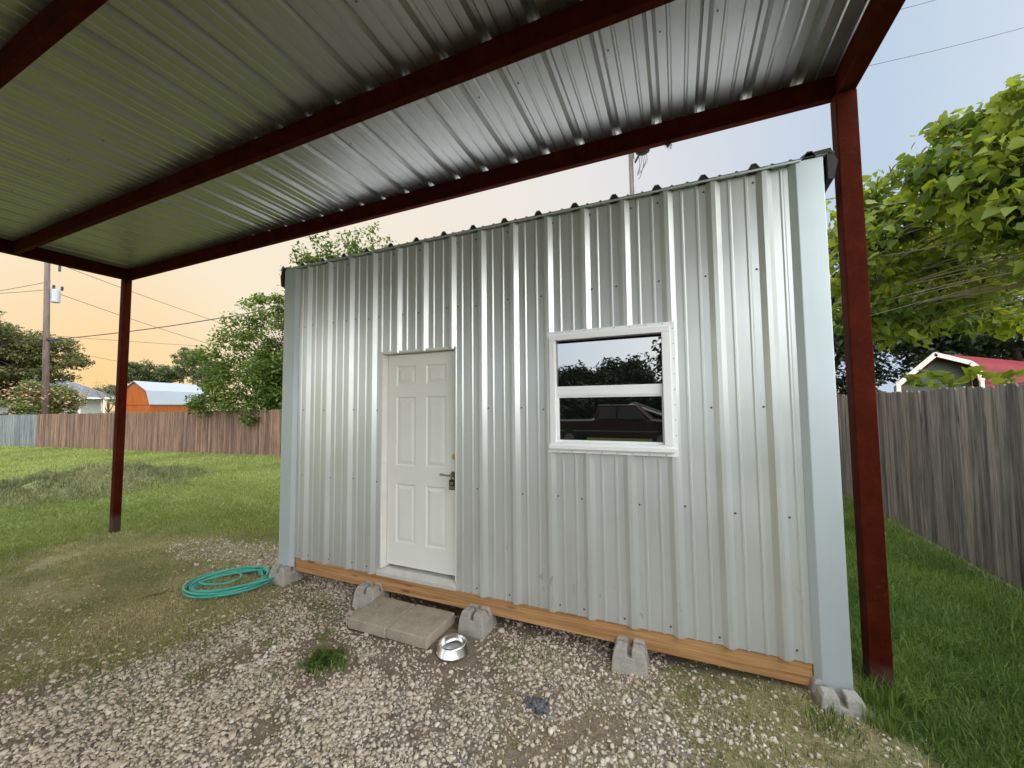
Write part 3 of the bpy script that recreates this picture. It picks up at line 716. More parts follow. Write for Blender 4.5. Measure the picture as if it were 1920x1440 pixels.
mb = MB(); mb.lathe([(.128, 0), (.130, .004), (.126, .010), (.108, .062), (.104, .070), (.099, .072), (.094, .068)], c, 56); mb.build('outer_wall', MT['bowl'], B, smooth=True)
mb = MB(); mb.lathe([(.0935, .0675), (.090, .052), (.086, .024), (.078, .019), (.0005, .017)], c, 56); mb.build('basin', MT['bowl'], B, smooth=True)
# ------------------------------------------------------------------ hose
def hose():
    pts = []; cx, cy = -4.40, 2.70; rnd = random.Random(3); zb = gzf(cx, cy)+.014
    turns = 9; n = turns*44
    ox = oy = 0
    for i in range(n):
        t = i/44; a = 2*math.pi*t+.7
        k = int(t); r = random.Random(k*13+1); r2 = random.Random((k+1)*13+1); f = t-k; f = f*f*(3-2*f)
        def lerp(fn): return fn(r)*(1-f)+fn(r2)*f
        r = random.Random(k*13+1); r2 = random.Random((k+1)*13+1)
        A = [(q.uniform(.29, .46), q.uniform(.19, .36), q.uniform(-.05, .05), q.uniform(-.05, .05), q.uniform(-.5, .5)) for q in (r, r2)]
        ra, rb, dx, dy, ph = [A[0][j]*(1-f)+A[1][j]*f for j in range(5)]
        x = ra*math.cos(a); y = rb*math.sin(a); c_, s_ = math.cos(.62+ph*.5), math.sin(.62+ph*.5)
        px, py = cx+dx+x*c_-y*s_, cy+dy+x*s_+y*c_
        lift = .011*(k % 4)+.013*(1+math.sin(a*1.5+k*2.1))
        pts.append((px, py, gzf(px, py)+.010+lift))
    # loose inner loop on top
    last = Vector(pts[-1])
    for i in range(1, 60):
        t = i/59; a = 2*math.pi*t*1.15+2.9
        tgt = Vector((cx-.17+.24*math.cos(a), cy-.02+.15*math.sin(a)*1.1, 0)); w = min(1, t*5)
        p = last.lerp(tgt, w) if t < .2 else tgt
        pts.append((p.x, p.y, gzf(p.x, p.y)+.062-.02*t))
    mb = MB(); mb.tube(pts, .0108, 9); return mb
HO = thing('garden_hose', (-4.40, 2.70, gzf(-4.4, 2.7)), 'coiled green garden hose on the ground beside the shed corner', 'hose')
hose().build('hose_coil', MT['hose'], HO, smooth=True)
mb = MB(); e = (-4.02, 2.86, gzf(-4.02, 2.86)+.03); mb.tube([e, (e[0]+.02, e[1]+.012, e[2]), (e[0]+.045, e[1]+.03, e[2]-.004)], [.014, .015, .014], 10); mb.build('coupling', MT['brass'], HO)
# stick
pts = [(-4.95, 2.16), (-4.90, 2.25), (-4.87, 2.33), (-4.80, 2.42), (-4.72, 2.50)]
mb = MB(); mb.tube([(x, y, gzf(x, y)+.010+.006*math.sin(i*2)) for i, (x, y) in enumerate(pts)], [.004, .008, .009, .008, .005], 7); mb.tube([(-4.87, 2.33, gzf(-4.87, 2.33)+.012), (-4.90, 2.40, gzf(-4.9, 2.4)+.02)], [.005, .003], 6)
tag(mb.build('stick', MT['stick'], None, smooth=True), 'thin dark stick lying in dry grass left of the hose', 'stick')
# charred lump
r = np.random.default_rng(5); n = 130; a = r.uniform(0, 6.28, n); q = np.sqrt(r.uniform(0, 1, n))
P = np.stack([-.86+.085*q*np.cos(a), 2.36+.055*q*np.sin(a), np.zeros(n)], -1); P[:, 2] = gz(P[:, 0], P[:, 1])+.012*(1-q)+.004
V, Fc, T = scatter_stones(P, r.uniform(.006, .020, n), r.uniform(0, 1, n))
tag(np_mesh('ash_clump', V, [Fc], MT['ash'], attrs=dict(tint=T)), 'small dark grey ash clump lying on the gravel', 'ash clump')
# weed clump
WD = thing('weed_clump', (-2.44, 2.17, gzf(-2.44, 2.17)), 'leafy dark green weed clump growing in the gravel', 'weed')
n = 1000; r = np.random.default_rng(9); a = r.uniform(0, 6.28, n); q = np.sqrt(r.uniform(0, 1, n)); X = -2.44+.15*q*np.cos(a)*(1+.35*np.sin(a*3+1)); Y = 2.17+.11*q*np.sin(a)*(1+.3*np.cos(a*4))
Z = gz(X, Y)+r.uniform(.005, .07, n)*(1.1-q*.7)
V, Fq, T = leaf_mesh(np.stack([X, Y, Z], -1), np.full(n, .026), 4, 'kite', .1, r.uniform(0, 1, n), .8)
np_mesh('foliage', V, [Fq], MT['leaf_weed'], WD, dict(tint=T))
mb = MB()
for k in range(14):
    a = k*.9; mb.tube([(-2.44+.03*math.cos(a), 2.17+.03*math.sin(a), WD.location.z-.004), (-2.44+.12*math.cos(a), 2.17+.09*math.sin(a), WD.location.z+.05)], [.002, .001], 5)
mb.build('stem', MT['leaf_weed'], WD)

# ------------------------------------------------------------------ carport
CP = thing('carport', (-3.5, -1.4, -1.86), 'open carport with dark red steel frame and galvanized metal roof', 'carport')
CX0, CX1, CY0, CY1, CZ = -7.98, 1.135, -6.4, 3.194, 2.045
BH, BWD = .160, .055; RZ = CZ+BH+.002
MB().box(-7.885, 1.035, CY1-BWD, CY1, CZ, CZ+BH).build('beam', MT['steel'], CP, bevel=.006)
for k in range(1, 7):
    y = 2.04-1.145*(k-1)
    MB().box(-7.883, 1.033, y-BWD, y, CZ+.0025, CZ+BH).build('purlin', MT['steel'], CP, bevel=.006)
MB().box(-7.885, 1.035, CY0, CY0+BWD, CZ, CZ+BH).build('beam', MT['steel'], CP, bevel=.006)
for x0, x1 in ((CX0, -7.8865), (1.0365, CX1)):
    MB().box(x0, x1, CY0, CY1-.002, CZ-.002, CZ+BH).build('rafter', MT['steel'], CP, bevel=.006)
for (x0, x1, y0, y1) in ((1.02, 1.135, 3.092, 3.192), (-7.985, -7.885, 3.09, 3.19), (1.02, 1.135, -6.398, -6.3), (-7.985, -7.885, -6.398, -6.3)):
    xm, ym = (x0+x1)/2, (y0+y1)/2
    MB().box(x0, x1, y0, y1, gzf(xm, ym)-.05, CZ-.004).build('post', MT['steel'], CP, bevel=.007)
rib = [.825-.3025*k for k in range(-2, 32)]
pr = profile(-8.03, 1.12, rib, (.036, .0135, .032)); n = len(pr); mb = MB()
ysx = [CY0-.05, -4, -2, 0, 1.2, 2.2, CY1+.02]
for k, y in enumerate(ysx): mb.v += [(p, y, RZ+h) for p, h in pr]
for k in range(len(ysx)-1): mb.f += [(k*n+i, k*n+i+1, (k+1)*n+i+1, (k+1)*n+i) for i in range(n-1)]
mb.m = [0]*len(mb.f)
mb.mat = 1
for c in rib[2:]:
    for y in [3.1, 2.35, 1.5]:
        for dx in (.055,):
            if random.random() < .5 or y > 3: continue
            mb.box(c+dx-.004, c+dx+.004, y-.004, y+.004, RZ-.005, RZ+.004)
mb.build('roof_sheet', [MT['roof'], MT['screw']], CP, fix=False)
# tangle under beam
mb = MB(); r = random.Random(2); c0 = Vector((-.005, 3.17, CZ-.003))
for k in range(7): mb.tube([c0+Vector((r.uniform(-.02, .02), r.uniform(-.02, .01), 0)), c0+Vector((r.uniform(-.03, .03), r.uniform(-.02, .02), -.025)), c0+Vector((r.uniform(-.03, .03), r.uniform(-.02, .02), -r.uniform(.03, .055)))], [.0025, .002, .001], 5)
mb.tube([c0+Vector((-.03, 0, .001)), c0+Vector((0, 0, -.016)), c0+Vector((.03, 0, .001))], [.004, .010, .004], 8)
tag(mb.build('wire_tangle', MT['wire'], None), 'small dark tangle of wire hanging under the carport front beam', 'wire')

# ------------------------------------------------------------------ fences
def fence(name, label, A, B, zt, board_w, mat, seed, gap=.004, post=True, side=-1, ztop=None):
    r = random.Random(seed); A, B = Vector((*A, 0)), Vector((*B, 0)); L = (B-A).length; u = (B-A)/L; nrm = Vector((-u.y, u.x, 0))*side
    t = thing(name, (A.x, A.y, gzf(A.x, A.y)), label, 'fence')
    n = int(L/board_w); V = []; Q = []; T = []
    prof = [(-.5, 0), (.5, 0)]
    for k in range(n):
        w = board_w-gap-r.uniform(0, .006); c = A+u*(k+.5)*board_w; off = r.uniform(0, .010); tilt = r.gauss(0, .006); f = k/max(1, n-1)
        zt_ = zt[0]*(1-f)+zt[1]*f+r.gauss(0, .010); zb = gzf(c.x, c.y)-.03; th = .016; b = len(V); dog = .022 if w > .07 else .01
        outl = [(-w/2, zb), (w/2, zb), (w/2, zt_-dog), (w/2-dog, zt_), (-w/2+dog, zt_), (-w/2, zt_-dog)]
        for d in (0, th):
            for (s_, z) in outl:
                q = c+u*(s_+tilt*(z-zb))+nrm*(off+d); V.append((q.x, q.y, z))
        Q.append((b, [tuple(range(6)), tuple(range(11, 5, -1))]+[(i, i+6, (i+1) % 6+6, (i+1) % 6) for i in range(6)])); T += [min(1, max(0, r.gauss(.5, .24)))]*12
    me = bpy.data.meshes.new('board_panel'); o0 = t.location
    me.from_pydata([(v[0]-o0.x, v[1]-o0.y, v[2]-o0.z) for v in V], [], [tuple(b+i for i in f) for b, fs in Q for f in fs]); me.update(); me.materials.append(mat)
    bm = bmesh.new(); bm.from_mesh(me); bmesh.ops.recalc_face_normals(bm, faces=bm.faces); bm.to_mesh(me); bm.free()
    at = me.attributes.new('tint', 'FLOAT', 'POINT'); at.data.foreach_set('value', T)
    o = bpy.data.objects.new('board_panel', me); COL.objects.link(o); o.parent = t
    for fr in (.22, .80):
        mb = MB(); za = gzf(A.x, A.y)+fr*(zt[0]-gzf(A.x, A.y)); zb_ = gzf(B.x, B.y)+fr*(zt[1]-gzf(B.x, B.y))
        h = nrm*-.004; q = [A+h, B+h, B+h-nrm*.038, A+h-nrm*.038]
        mb.add([(q[0].x, q[0].y, za), (q[1].x, q[1].y, zb_), (q[2].x, q[2].y, zb_), (q[3].x, q[3].y, za), (q[0].x, q[0].y, za+.085), (q[1].x, q[1].y, zb_+.085), (q[2].x, q[2].y, zb_+.085), (q[3].x, q[3].y, za+.085)],
               [(0, 3, 2, 1), (4, 5, 6, 7), (0, 1, 5, 4), (1, 2, 6, 5), (2, 3, 7, 6), (3, 0, 4, 7)]); mb.build('rail', mat, t)
    return t
# faces towards the yard
fence('wood_fence', 'weathered grey board fence along the right side of the lawn', (2.85, -6.5), (2.85, 11.35), (.15, .148), .142, MT['fence_grey'], 3, side=1)
fence('wood_fence', 'red brown stained board fence at the back of the left lawn', (-33.0, 9.56), (2.8, 11.38), (-.205, .10), .118, MT['fence_red'], 5, side=-1)
fence('wood_fence', 'bluish grey board fence adjoining the brown fence at far left', (-60.0, 8.2), (-33.02, 9.559), (-.42, -.215), .15, MT['fence_blue'], 8, side=-1)

# ------------------------------------------------------------------ poles and wires
def pole(label, base, top, r0, r1, parts):
    t = thing('utility_pole', base, label, 'utility pole'); mb = MB(); mb.tube([Vector(base)-Vector((0, 0, .2)), Vector(base).lerp(Vector(top), .5), top], [r0, (r0+r1)/2, r1], 14); mb.build('shaft', MT['pole'], t, smooth=True); parts(t); return t
PB, PT_ = (-40, 11.98, gzf(-40, 12)), (-40, 11.55, 12.2)
def pl(t):
    mb = MB(); mb.lathe([(.0, 0), (.23, 0), (.24, .05), (.24, .85), (.2, .92), (0, .92)], (-39.86, 12.04, 7.55), 18)
    tr = mb.build('transformer', MT['trafo'], t, smooth=False); mb = MB()
    for dy in (-.05, .35):
        mb = MB(); mb.lathe([(.05, 0), (.09, .08), (.05, .14), (.09, .2), (.04, .3)], (-39.85, 11.98+dy, 8.47), 10); mb.build('bushing', MT['wire'], tr)
    mb = MB(); mb.box(-39.9, -39.8, 11.6, 12.2, 10.3, 10.42); mb.tube([(-39.85, 12.15, 10.32), (-39.85, 12.16, 9.8)], .07, 8); mb.build('insulator', MT['wire'], t)
    mb = MB(); mb.box(-39.85, -39.7, 11.7, 12.35, 4.85, 5.0); mb.build('bracket', MT['wire'], t)
pole('weathered utility pole with a grey transformer beyond the left fence', PB, PT_, .19, .13, pl)
PC, PCT = (-1.63, 20, gzf(-1.6, 20)), (-1.80, 20, 14.6)
def pc(t):
    mb = MB(); mb.tube([(-1.62, 20, 12.3), (-1.3, 19.9, 12.75)], .06, 6); mb.build('bracket_arm', MT['wire'], t)
    mb = MB(); mb.lathe([(0, 0), (.22, .02), (.34, .10), (.36, .2), (.28, .28), (0, .3)], (-1.22, 19.9, 12.62), 16); mb.build('equipment_can', MT['wire'], t)
    mb = MB(); rr_ = random.Random(4)
    for k in range(5):
        xx = -1.42+.09*k; z1 = 12.65; dz = rr_.uniform(.9, 2.0)
        mb.tube([(xx, 19.85, z1), (xx+.05, 19.83, z1-dz*.5), (xx-.06-.04*k, 19.86, z1-dz*.95), (-1.62+.12, 19.87, z1-dz)], .014, 5)
    mb.build('cable_loop', MT['wire'], t)
    mb = MB(); mb.tube([(-1.60, 19.86, gzf(-1.6, 20)), (-1.66, 19.86, 12.4)], .035, 6); mb.build('conduit', MT['trafo'], t)
pole('brown utility pole with looped cables rising behind the shed roof', PC, PCT, .17, .14, pc)
def wire(label, a, b, sag=.3, r=.02):
    mb = MB(); a, b = Vector(a), Vector(b); pts = []
    for i in range(25):
        t = i/24; p = a.lerp(b, t); p.z -= sag*4*t*(1-t); pts.append(p)
    mb.tube(pts, r, 5); return tag(mb.build('power_line', MT['wire'], None, smooth=True), label, 'power line', 'overhead power lines')
wire('thick service cable from the left pole across to the centre pole', (-39.7, 12.1, 4.95), (-1.8, 19.9, 9.3), .9, .03)
wire('thin cable sloping down right from below the transformer', (-39.9, 11.9, 8.3), (-42, 33, 4.9), .4, .018)
wire('thin topmost wire leaving the left pole under the carport edge', (-39.9, 11.8, 10.4), (-45, 40, 7.5), .5, .018)
wire('thin wire from far left up to the transformer height on the pole', (-60, 9.5, 10.2), (-39.9, 11.85, 8.45), .3, .018)
wire('thin wire rising from far left to the left pole, below the crossarm', (-55, 6.5, 7.6), (-39.9, 11.8, 9.0), .3, .018)
wire('nearly level thin wire passing just above the left tree crown', (-70, 12.5, 8.8), (-55, 38, 8.6), .2, .022)
wire('cable dropping left from the pole bracket into the left tree', (-39.9, 11.8, 5.0), (-45, 8.8, 4.2), .2, .024)
wire('faint low wire behind the left post over the barn', (-55, 16.5, 6.0), (-50, 34, 3.2), .3, .018)
wire('upper thin wire crossing the blue sky at top right', at_depth(1640, 30, 30), at_depth(1830, -22, 30), .05, .017)
wire('lower thin wire crossing the blue sky at top right', at_depth(1560, 138, 28), at_depth(1970, 38, 28), .15, .017)
wire('black cable passing behind the right post above the catalpa', at_depth(1480, 383, 24), at_depth(1960, 310, 24), .1, .03)


# ------------------------------------------------------------------ background buildings
BR = thing('barn_shed', (-40, 18.5, gzf(-40, 18)), 'orange barn style shed with white gambrel metal roof behind the fence', 'shed')
bx0, bx1, by0, by1 = -43.2, -38.0, 14.2, 16.95   # gable faces +X ... ridge runs along the photo depth
rp = [(14.25, .45), (14.65, 1.45), (15.6, 2.15), (16.55, 1.42), (16.95, .45)]
# ridge along direction roughly across the picture
d = Vector((-.375, .926, 0)).normalized(); e = Vector((.926, .375, 0)).normalized(); o3 = Vector((-39.2, 16.3, 0)); LEN = 5.6
def bp(s_, l, z): q = o3+e*s_+d*l; return (q.x, q.y, z)
gp = [(-1.35, .35), (-1.02, 1.45), (0, 2.22), (1.02, 1.45), (1.35, .35)]
mb = MB(); body = [(-1.25, -2.2), (-1.25, .5), (-.96, 1.40), (0, 2.12), (.96, 1.40), (1.25, .5), (1.25, -2.2)]; n = len(body)
mb.add([bp(s_, 0, z) for s_, z in body]+[bp(s_, LEN, z) for s_, z in body], [tuple(range(n)), tuple(range(2*n-1, n-1, -1))]+[(i, i+n, (i+1) % n+n, (i+1) % n) for i in range(n)])
mb.build('wall', MT['orange'], BR)
mb = MB(); n = len(gp)
up_ = [(s_*1.03, z+.05) for s_, z in gp]
mb.add([bp(s_, -.12, z) for s_, z in gp]+[bp(s_, LEN+.12, z) for s_, z in gp]+[bp(s_, -.12, z) for s_, z in up_]+[bp(s_, LEN+.12, z) for s_, z in up_],
       [(i, i+1, n+i+1, n+i) for i in range(n-1)]+[(2*n+i, 3*n+i, 3*n+i+1, 2*n+i+1) for i in range(n-1)]+[(i, 2*n+i, 2*n+i+1, i+1) for i in range(n-1)]+[(n+i, n+i+1, 3*n+i+1, 3*n+i) for i in range(n-1)])
mb.build('roof', MT['barnroof'], BR)
mb = MB(); a_, b_ = bp(-1.25, -.02, .42), bp(1.25, -.02, .42); mb.tube([a_, b_], .05, 4); mb.tube([bp(1.26, -.02, -2), bp(1.26, -.02, .5)], .05, 4); mb.build('trim_board', MT['orange'], BR)
HS = thing('house', (-60, 16, gzf(-60, 16)), 'grey roofed house mostly hidden behind the left trees', 'house')
mb = MB(); mb.box(-66, -56, 8.5, 20.6, -2.2, 1.5); mb.build('wall', MT['housewall'], HS)
mb = MB(); mb.add([(-67, 7.5, 1.3), (-55, 7.5, 1.3), (-55, 21.6, 1.3), (-67, 21.6, 1.3), (-61, 13.2, 4.9), (-61, 15.9, 4.9)], [(0, 1, 4), (1, 2, 5, 4), (2, 3, 5), (3, 0, 4, 5), (0, 3, 2, 1)]); mb.build('roof', MT['houseroof'], HS)
mb = MB(); mb.box(-55.2, -55.0, 7.5, 21.7, 1.15, 1.32); mb.build('gutter', MT['white'], HS)
mb = MB(); 
for yy in (18.6, 20.4): mb.box(-55.2, -55.05, yy, yy+.15, -2.2, 1.2)
mb.build('porch_post', MT['white'], HS)
# red roofed metal barn beyond the grey fence
RB = thing('metal_barn', (8, 18, gzf(8, 18)), 'red roofed metal barn with pale trim beyond the grey fence', 'barn')
xs0, xs1, zz = 6.35, 8.33, 1.52
prof_o = [(6.40, .60), (7.31, 1.50), (8.10, 1.19), (8.27, 1.02), (8.33, .62)]
Yb0, Yb1 = 16.0, 21.5; dx = 5.2
def rb(p, y, sh=0): return (p[0]+sh, y, p[1])
n = len(prof_o); mb = MB(); sh = dx
mb.add([rb(p, Yb0) for p in prof_o]+[(p[0]+sh, Yb1, p[1]) for p in prof_o]+[(p[0], Yb0, p[1]-.05) for p in prof_o]+[(p[0]+sh, Yb1, p[1]-.05) for p in prof_o],
       [(i, i+1, n+i+1, n+i) for i in range(n-1)]+[(2*n+i, 3*n+i, 3*n+i+1, 2*n+i+1) for i in range(n-1)]+[(n-1, 2*n-1, 4*n-1, 3*n-1), (0, 2*n, 3*n, n)])
mb.build('roof', MT['redroof'], RB, fix=True)
mb = MB(); tr = prof_o; 
for i in range(n-1):
    a, b = Vector((tr[i][0], 0, tr[i][1])), Vector((tr[i+1][0], 0, tr[i+1][1])); u = (b-a).normalized(); w = Vector((-u.z, 0, u.x))
    if w.z < 0: w = -w
    q = [a-w*.10, b-w*.10, b+w*.025, a+w*.025]; mb.add([(v.x, Yb0-.05, v.z) for v in q]+[(v.x, Yb0-.005-.001*i, v.z) for v in q], [(0, 1, 2, 3), (7, 6, 5, 4), (0, 4, 5, 1), (1, 5, 6, 2), (2, 6, 7, 3), (3, 7, 4, 0)])
mb.box(8.24, 8.34, Yb0-.049, Yb0-.004, -1.9, .66); mb.box(6.36, 6.46, Yb0-.049, Yb0-.004, -1.9, .64)
mb.build('fascia', MT['pinktrim'], RB)
mb = MB(); mb.add([(6.46, Yb0+.35, .5), (7.31, Yb0+.35, 1.38), (8.1, Yb0+.35, 1.08), (8.24, Yb0+.35, .9), (8.24, Yb0+.35, -1.9), (6.46, Yb0+.35, -1.9), (6.46, Yb0+.40, .5), (7.31, Yb0+.40, 1.38), (8.1, Yb0+.40, 1.08), (8.24, Yb0+.40, .9), (8.24, Yb0+.40, -1.9), (6.46, Yb0+.40, -1.9)],
                  [tuple(range(6)), tuple(range(11, 5, -1))]+[(i, i+6, (i+1) % 6+6, (i+1) % 6) for i in range(6)]); mb.build('end_panel', MT['greenpanel'], RB)
mb = MB(); mb.add([(8.32, Yb0+.05, .62), (8.32+sh, Yb1, .62), (8.32+sh, Yb1, -1.9), (8.32, Yb0+.05, -1.9)], [(0, 1, 2, 3)]); mb.build('side_wall', MT['redroof'], RB)
# pale house corner seen through the gap by the right post
PH = thing('pale_house', (9.5, 30, gzf(9, 30)), 'pale house glimpsed through the gap right of the red post', 'house')
mb = MB(); mb.box(9.2, 11.2, 30, 34, -2, .55); mb.build('wall', MT['pinktrim'], PH)
mb = MB(); mb.prism([(9.0, .55), (11.4, .55), (9.9, 1.35)], 'y', 29.7, 34.3); mb.build('roof', MT['pinktrim'], PH)
mb = MB(); mb.box(9.8, 10.5, 29.95, 29.999, -.2, .3); mb.build('window', MT['truckglass'], PH)

# ------------------------------------------------------------------ trees
G = gzf
tree('leafy_tree', 'bushy green tree behind the brown fence beside the shed', (-16.2, 12.6, G(-16, 12.6)), (-15.6, 12.0, 1.0), (2.5, 2.0, 2.3), 150, 42000, .55, .15, MT['leaf_bush'], MT['bark'], seed=11, trunk_r=.16, shell=.3,
     extra=[(-15.6+dx_, 12.2+dy_, z) for dx_, dy_, z in [(-2.6, -2.0, 2.4), (-2.2, -1.9, 2.9), (-3.0, -2.3, 2.3), (-1.4, -1.0, 3.5), (-.6, -.4, 4.1), (.2, .2, 4.3), (.8, .4, 4.6), (1.3, 1.2, 3.9), (-1.9, -1.2, 3.2), (0, -.5, 3.6), (1.5, .5, 4.5), (-2.4, -1.6, 1.9), (-.9, -.3, 3.8), (.3, .9, 3.9)]]+[tuple(at_depth(u, v, D_)) for u, v, D_ in [(375, 748, 16.5), (392, 725, 16.5), (402, 700, 16.5), (412, 758, 16), (422, 735, 16), (430, 705, 16.5), (440, 675, 16.5), (452, 650, 16.5), (470, 630, 16.5), (388, 765, 16.5), (405, 745, 16), (365, 760, 16.5), (445, 740, 16), (460, 700, 16), (480, 660, 16.5), (470, 760, 15.6), (500, 740, 15.6), (515, 700, 16), (520, 560, 16.5), (500, 590, 16.5), (525, 610, 16.3), (508, 640, 16.2), (480, 600, 16.6), (525, 580, 16.4), (490, 560, 16.6), (470, 570, 16.8), (440, 600, 16.8), (430, 625, 16.8), (410, 720, 16.2), (435, 760, 15.8)]])
# whippy branches above the shed roof
def whips(name, label, base, tips, seed, leaf, mat, per=34):
    random.seed(seed); r = np.random.default_rng(seed); t = thing(name, base, label, 'tree'); mb = MB(); C = []
    fk = Vector(base)+Vector((0, 0, 3.2)); limb(mb, Vector(base)-Vector((0, 0, .1)), fk, .17, .12, .04, 6, 8)
    for tp in tips:
        tp = Vector(tp); p = limb(mb, fk, tp, .06, .012, .10, 10, 5)
        for k in range(4, 10):
            for j in range(per if k > 5 else per//2):
                f = random.random(); q = p[k-1].lerp(p[k], f); C.append(q+Vector((random.gauss(0, .16), random.gauss(0, .16), random.gauss(-.04, .15))))
        for s_ in range(4):
            k = random.randint(5, 9); e_ = p[k]+Vector((random.uniform(-.2, .9), random.uniform(-.2, .9), random.uniform(-.1, .55))); w = limb(mb, p[k], e_, .014, .004, .15, 5, 4)
            for j in range(26): f = random.random(); i_ = random.randint(1, 4); C.append(w[i_-1].lerp(w[i_], f)+Vector((random.gauss(0, .08), random.gauss(0, .08), random.gauss(0, .08))))
    mb.build('trunk', MT['bark'], t, smooth=True); C = np.array([c_[:] for c_ in C]); V, Fq, T = leaf_mesh(C, np.full(len(C), leaf), seed, 'kite', .5, r.uniform(0, 1, len(C)))
    np_mesh('crown', V, [Fq], mat, t, dict(tint=T)); return t
whips('willowy_tree', 'thin branched tree with arching twigs rising above the shed roof', (-11.2, 13.4, G(-11, 13)),
      [tuple(at_depth(u, v, 15.5)) for u, v in [(545, 500), (552, 478), (565, 460), (585, 448), (610, 455), (640, 440), (665, 437), (692, 432), (700, 462), (655, 470), (600, 475), (572, 492), (716, 478), (770, 460), (758, 468), (625, 485), (680, 474), (560, 505), (590, 495), (610, 492), (640, 490), (535, 540), (540, 520), (650, 455)]], 21, .17, MT['leaf_bush'], 46)
tree('spreading_tree', 'large spreading olive green tree behind the pole at far left', (-46, 10.0, G(-46, 10)), (-46, 11.2, 4.0), (4.0, 4.1, 2.9), 210, 36000, .80, .22, MT['leaf_olive'], MT['bark'], seed=31, trunk_r=.32, shell=.35, flat=.45, fork=.4)
tree('spreading_tree', 'dark lower tree at the left edge beyond the fence', (-50, 8.2, G(-50, 8)), (-48, 9.0, 1.9), (3.5, 3.8, 2.2), 110, 22000, .8, .24, MT['leaf_olive'], MT['bark'], seed=33, trunk_r=.25, shell=.3, flat=.6)
MI = tree('mimosa_bush', 'low mimosa bush with pale pink blossoms behind the far left fence', (-41.6, 12.4, G(-41, 12)), (-41.6, 12.3, .55), (1.6, 2.1, 1.5), 110, 16000, .45, .16, MT['leaf_mim'], MT['bark'], cat='bush', seed=35, trunk_r=.08, shell=.3, flat=.5)
r = np.random.default_rng(3); n = 1300; C = np.array([-41.0, 12.2, .85])+r.normal(0, 1, (n, 3))*np.array([.7, 1.2, .55]); V, Fq, T = leaf_mesh(C, np.full(n, .20), 8, 'kite', 0, r.uniform(0, 1, n), 1.2); np_mesh('blossom', V, [Fq], MT['blossom'], MI, dict(tint=T))
for i, (u, v, D_, rd, lb, sd) in enumerate([(262, 700, 60, (1.9, 1.9, 2.0), 'small hazy tree just right of the left post above the barn gable', 41), (312, 705, 62, (2.3, 2.3, 1.7), 'low hazy tree above the middle of the barn roof', 42),
        (368, 684, 58, (2.7, 2.7, 2.7), 'rounder hazy tree between the barn and the bushy green tree', 43), (398, 705, 54, (2.2, 2.2, 2.2), 'hazy tree partly hidden by the left edge of the bushy green tree', 45), (205, 738, 66, (2.2, 2.2, 1.3), 'low distant shrubby tree beside the house roof end', 44)]):
    c = at_depth(u, v, D_); tree('distant_tree', lb, (c.x, c.y, G(c.x, c.y)), tuple(c), rd, 80, 9000, .7, .26, MT['leaf_far'], MT['bark'], seed=sd, trunk_r=.15, shell=.3, group='distant trees over the back fence')
# bare tree
random.seed(5); BT = thing('bare_tree', (-52, 20.3, G(-52, 20)), 'leafless brown tree standing left of the left post', 'tree'); mb = MB(); base = Vector(BT.location)
fk = base+Vector((0, 0, 2.4)); limb(mb, base, fk, .14, .10, .03)
for k in range(15):
    a = random.uniform(0, 6.28); e_ = fk+Vector((math.cos(a)*1.3, math.sin(a)*1.5, random.uniform(.8, 2.6))); w = limb(mb, fk, e_, .05, .015, .12, 6, 5)
    for j in range(6): q = w[random.randint(2, 5)]; limb(mb, q, q+Vector((random.uniform(-.6, .6), random.uniform(-.6, .6), random.uniform(.2, .9))), .016, .008, .1, 4, 4)
mb.build('trunk', MT['barklight'], BT)
# right side
tree('catalpa_tree', 'catalpa tree with large bright yellow green leaves over the grey fence', (6.3, 8.2, G(6, 8)), (5.75, 7.9, 3.25), (1.95, 1.45, 1.6), 170, 15500, .40, .16, MT['leaf_cat'], MT['barklight'], seed=51, trunk_r=.12, shell=.35, kind='heart', flat=.75, droop=.75, fork=.55, tintvar=.40,
     extra=[tuple(at_depth(u, v, D_)) for u, v, D_ in [(1650, 340, 8), (1640, 370, 8), (1665, 400, 8), (1620, 420, 8), (1590, 420, 8.5), (1575, 450, 8.5), (1600, 480, 8), (1650, 450, 7.5), (1700, 430, 7.5), (1580, 540, 8.5), (1620, 560, 8), (1660, 590, 7.5), (1700, 620, 7.5), (1640, 610, 7.5), (1740, 600, 7.2), (1600, 590, 8), (1780, 560, 7), (1760, 250, 7.5), (1790, 240, 7.3), (1740, 290, 7.5), (1720, 330, 7.5), (1830, 230, 7.2), (1870, 210, 7.0), (1905, 175, 6.6), (1915, 190, 6.6), (1910, 215, 6.8), (1690, 380, 7.5), (1730, 380, 7.3), (1640, 400, 8), (1690, 560, 7.5)]+[(1580+(k*67)%330, 400+(k*41)%225, 7.2+(k*.37)%1.6) for k in range(62)]+[(1775, 300, 7.2), (1800, 270, 7), (1850, 250, 7), (1890, 240, 6.8), (1910, 260, 6.8), (1830, 300, 7), (1870, 310, 7)]])
tree('dark_tree', 'dense dark oak standing behind the catalpa and red post', (7.2, 27, G(7, 27)), (7.9, 27, 4.2), (4.9, 4.0, 5.2), 200, 34000, .92, .26, MT['leaf_dark'], MT['bark'], seed=61, trunk_r=.4, shell=.3, fork=.45)
tree('dark_tree', 'dark tree mass behind the red barn roof', (15.5, 27, G(15, 27)), (15.5, 27, 4.6), (6.0, 4.0, 4.4), 230, 32000, 1.05, .28, MT['leaf_dark'], MT['bark'], seed=63, trunk_r=.4, shell=.3, fork=.4)
VN = thing('leafy_sapling', (3.6, 6.4, G(3.6, 6.4)), 'broad leaved sapling poking above the grey fence before the red barn', 'plant')
r = np.random.default_rng(17); C = []
mb = MB()
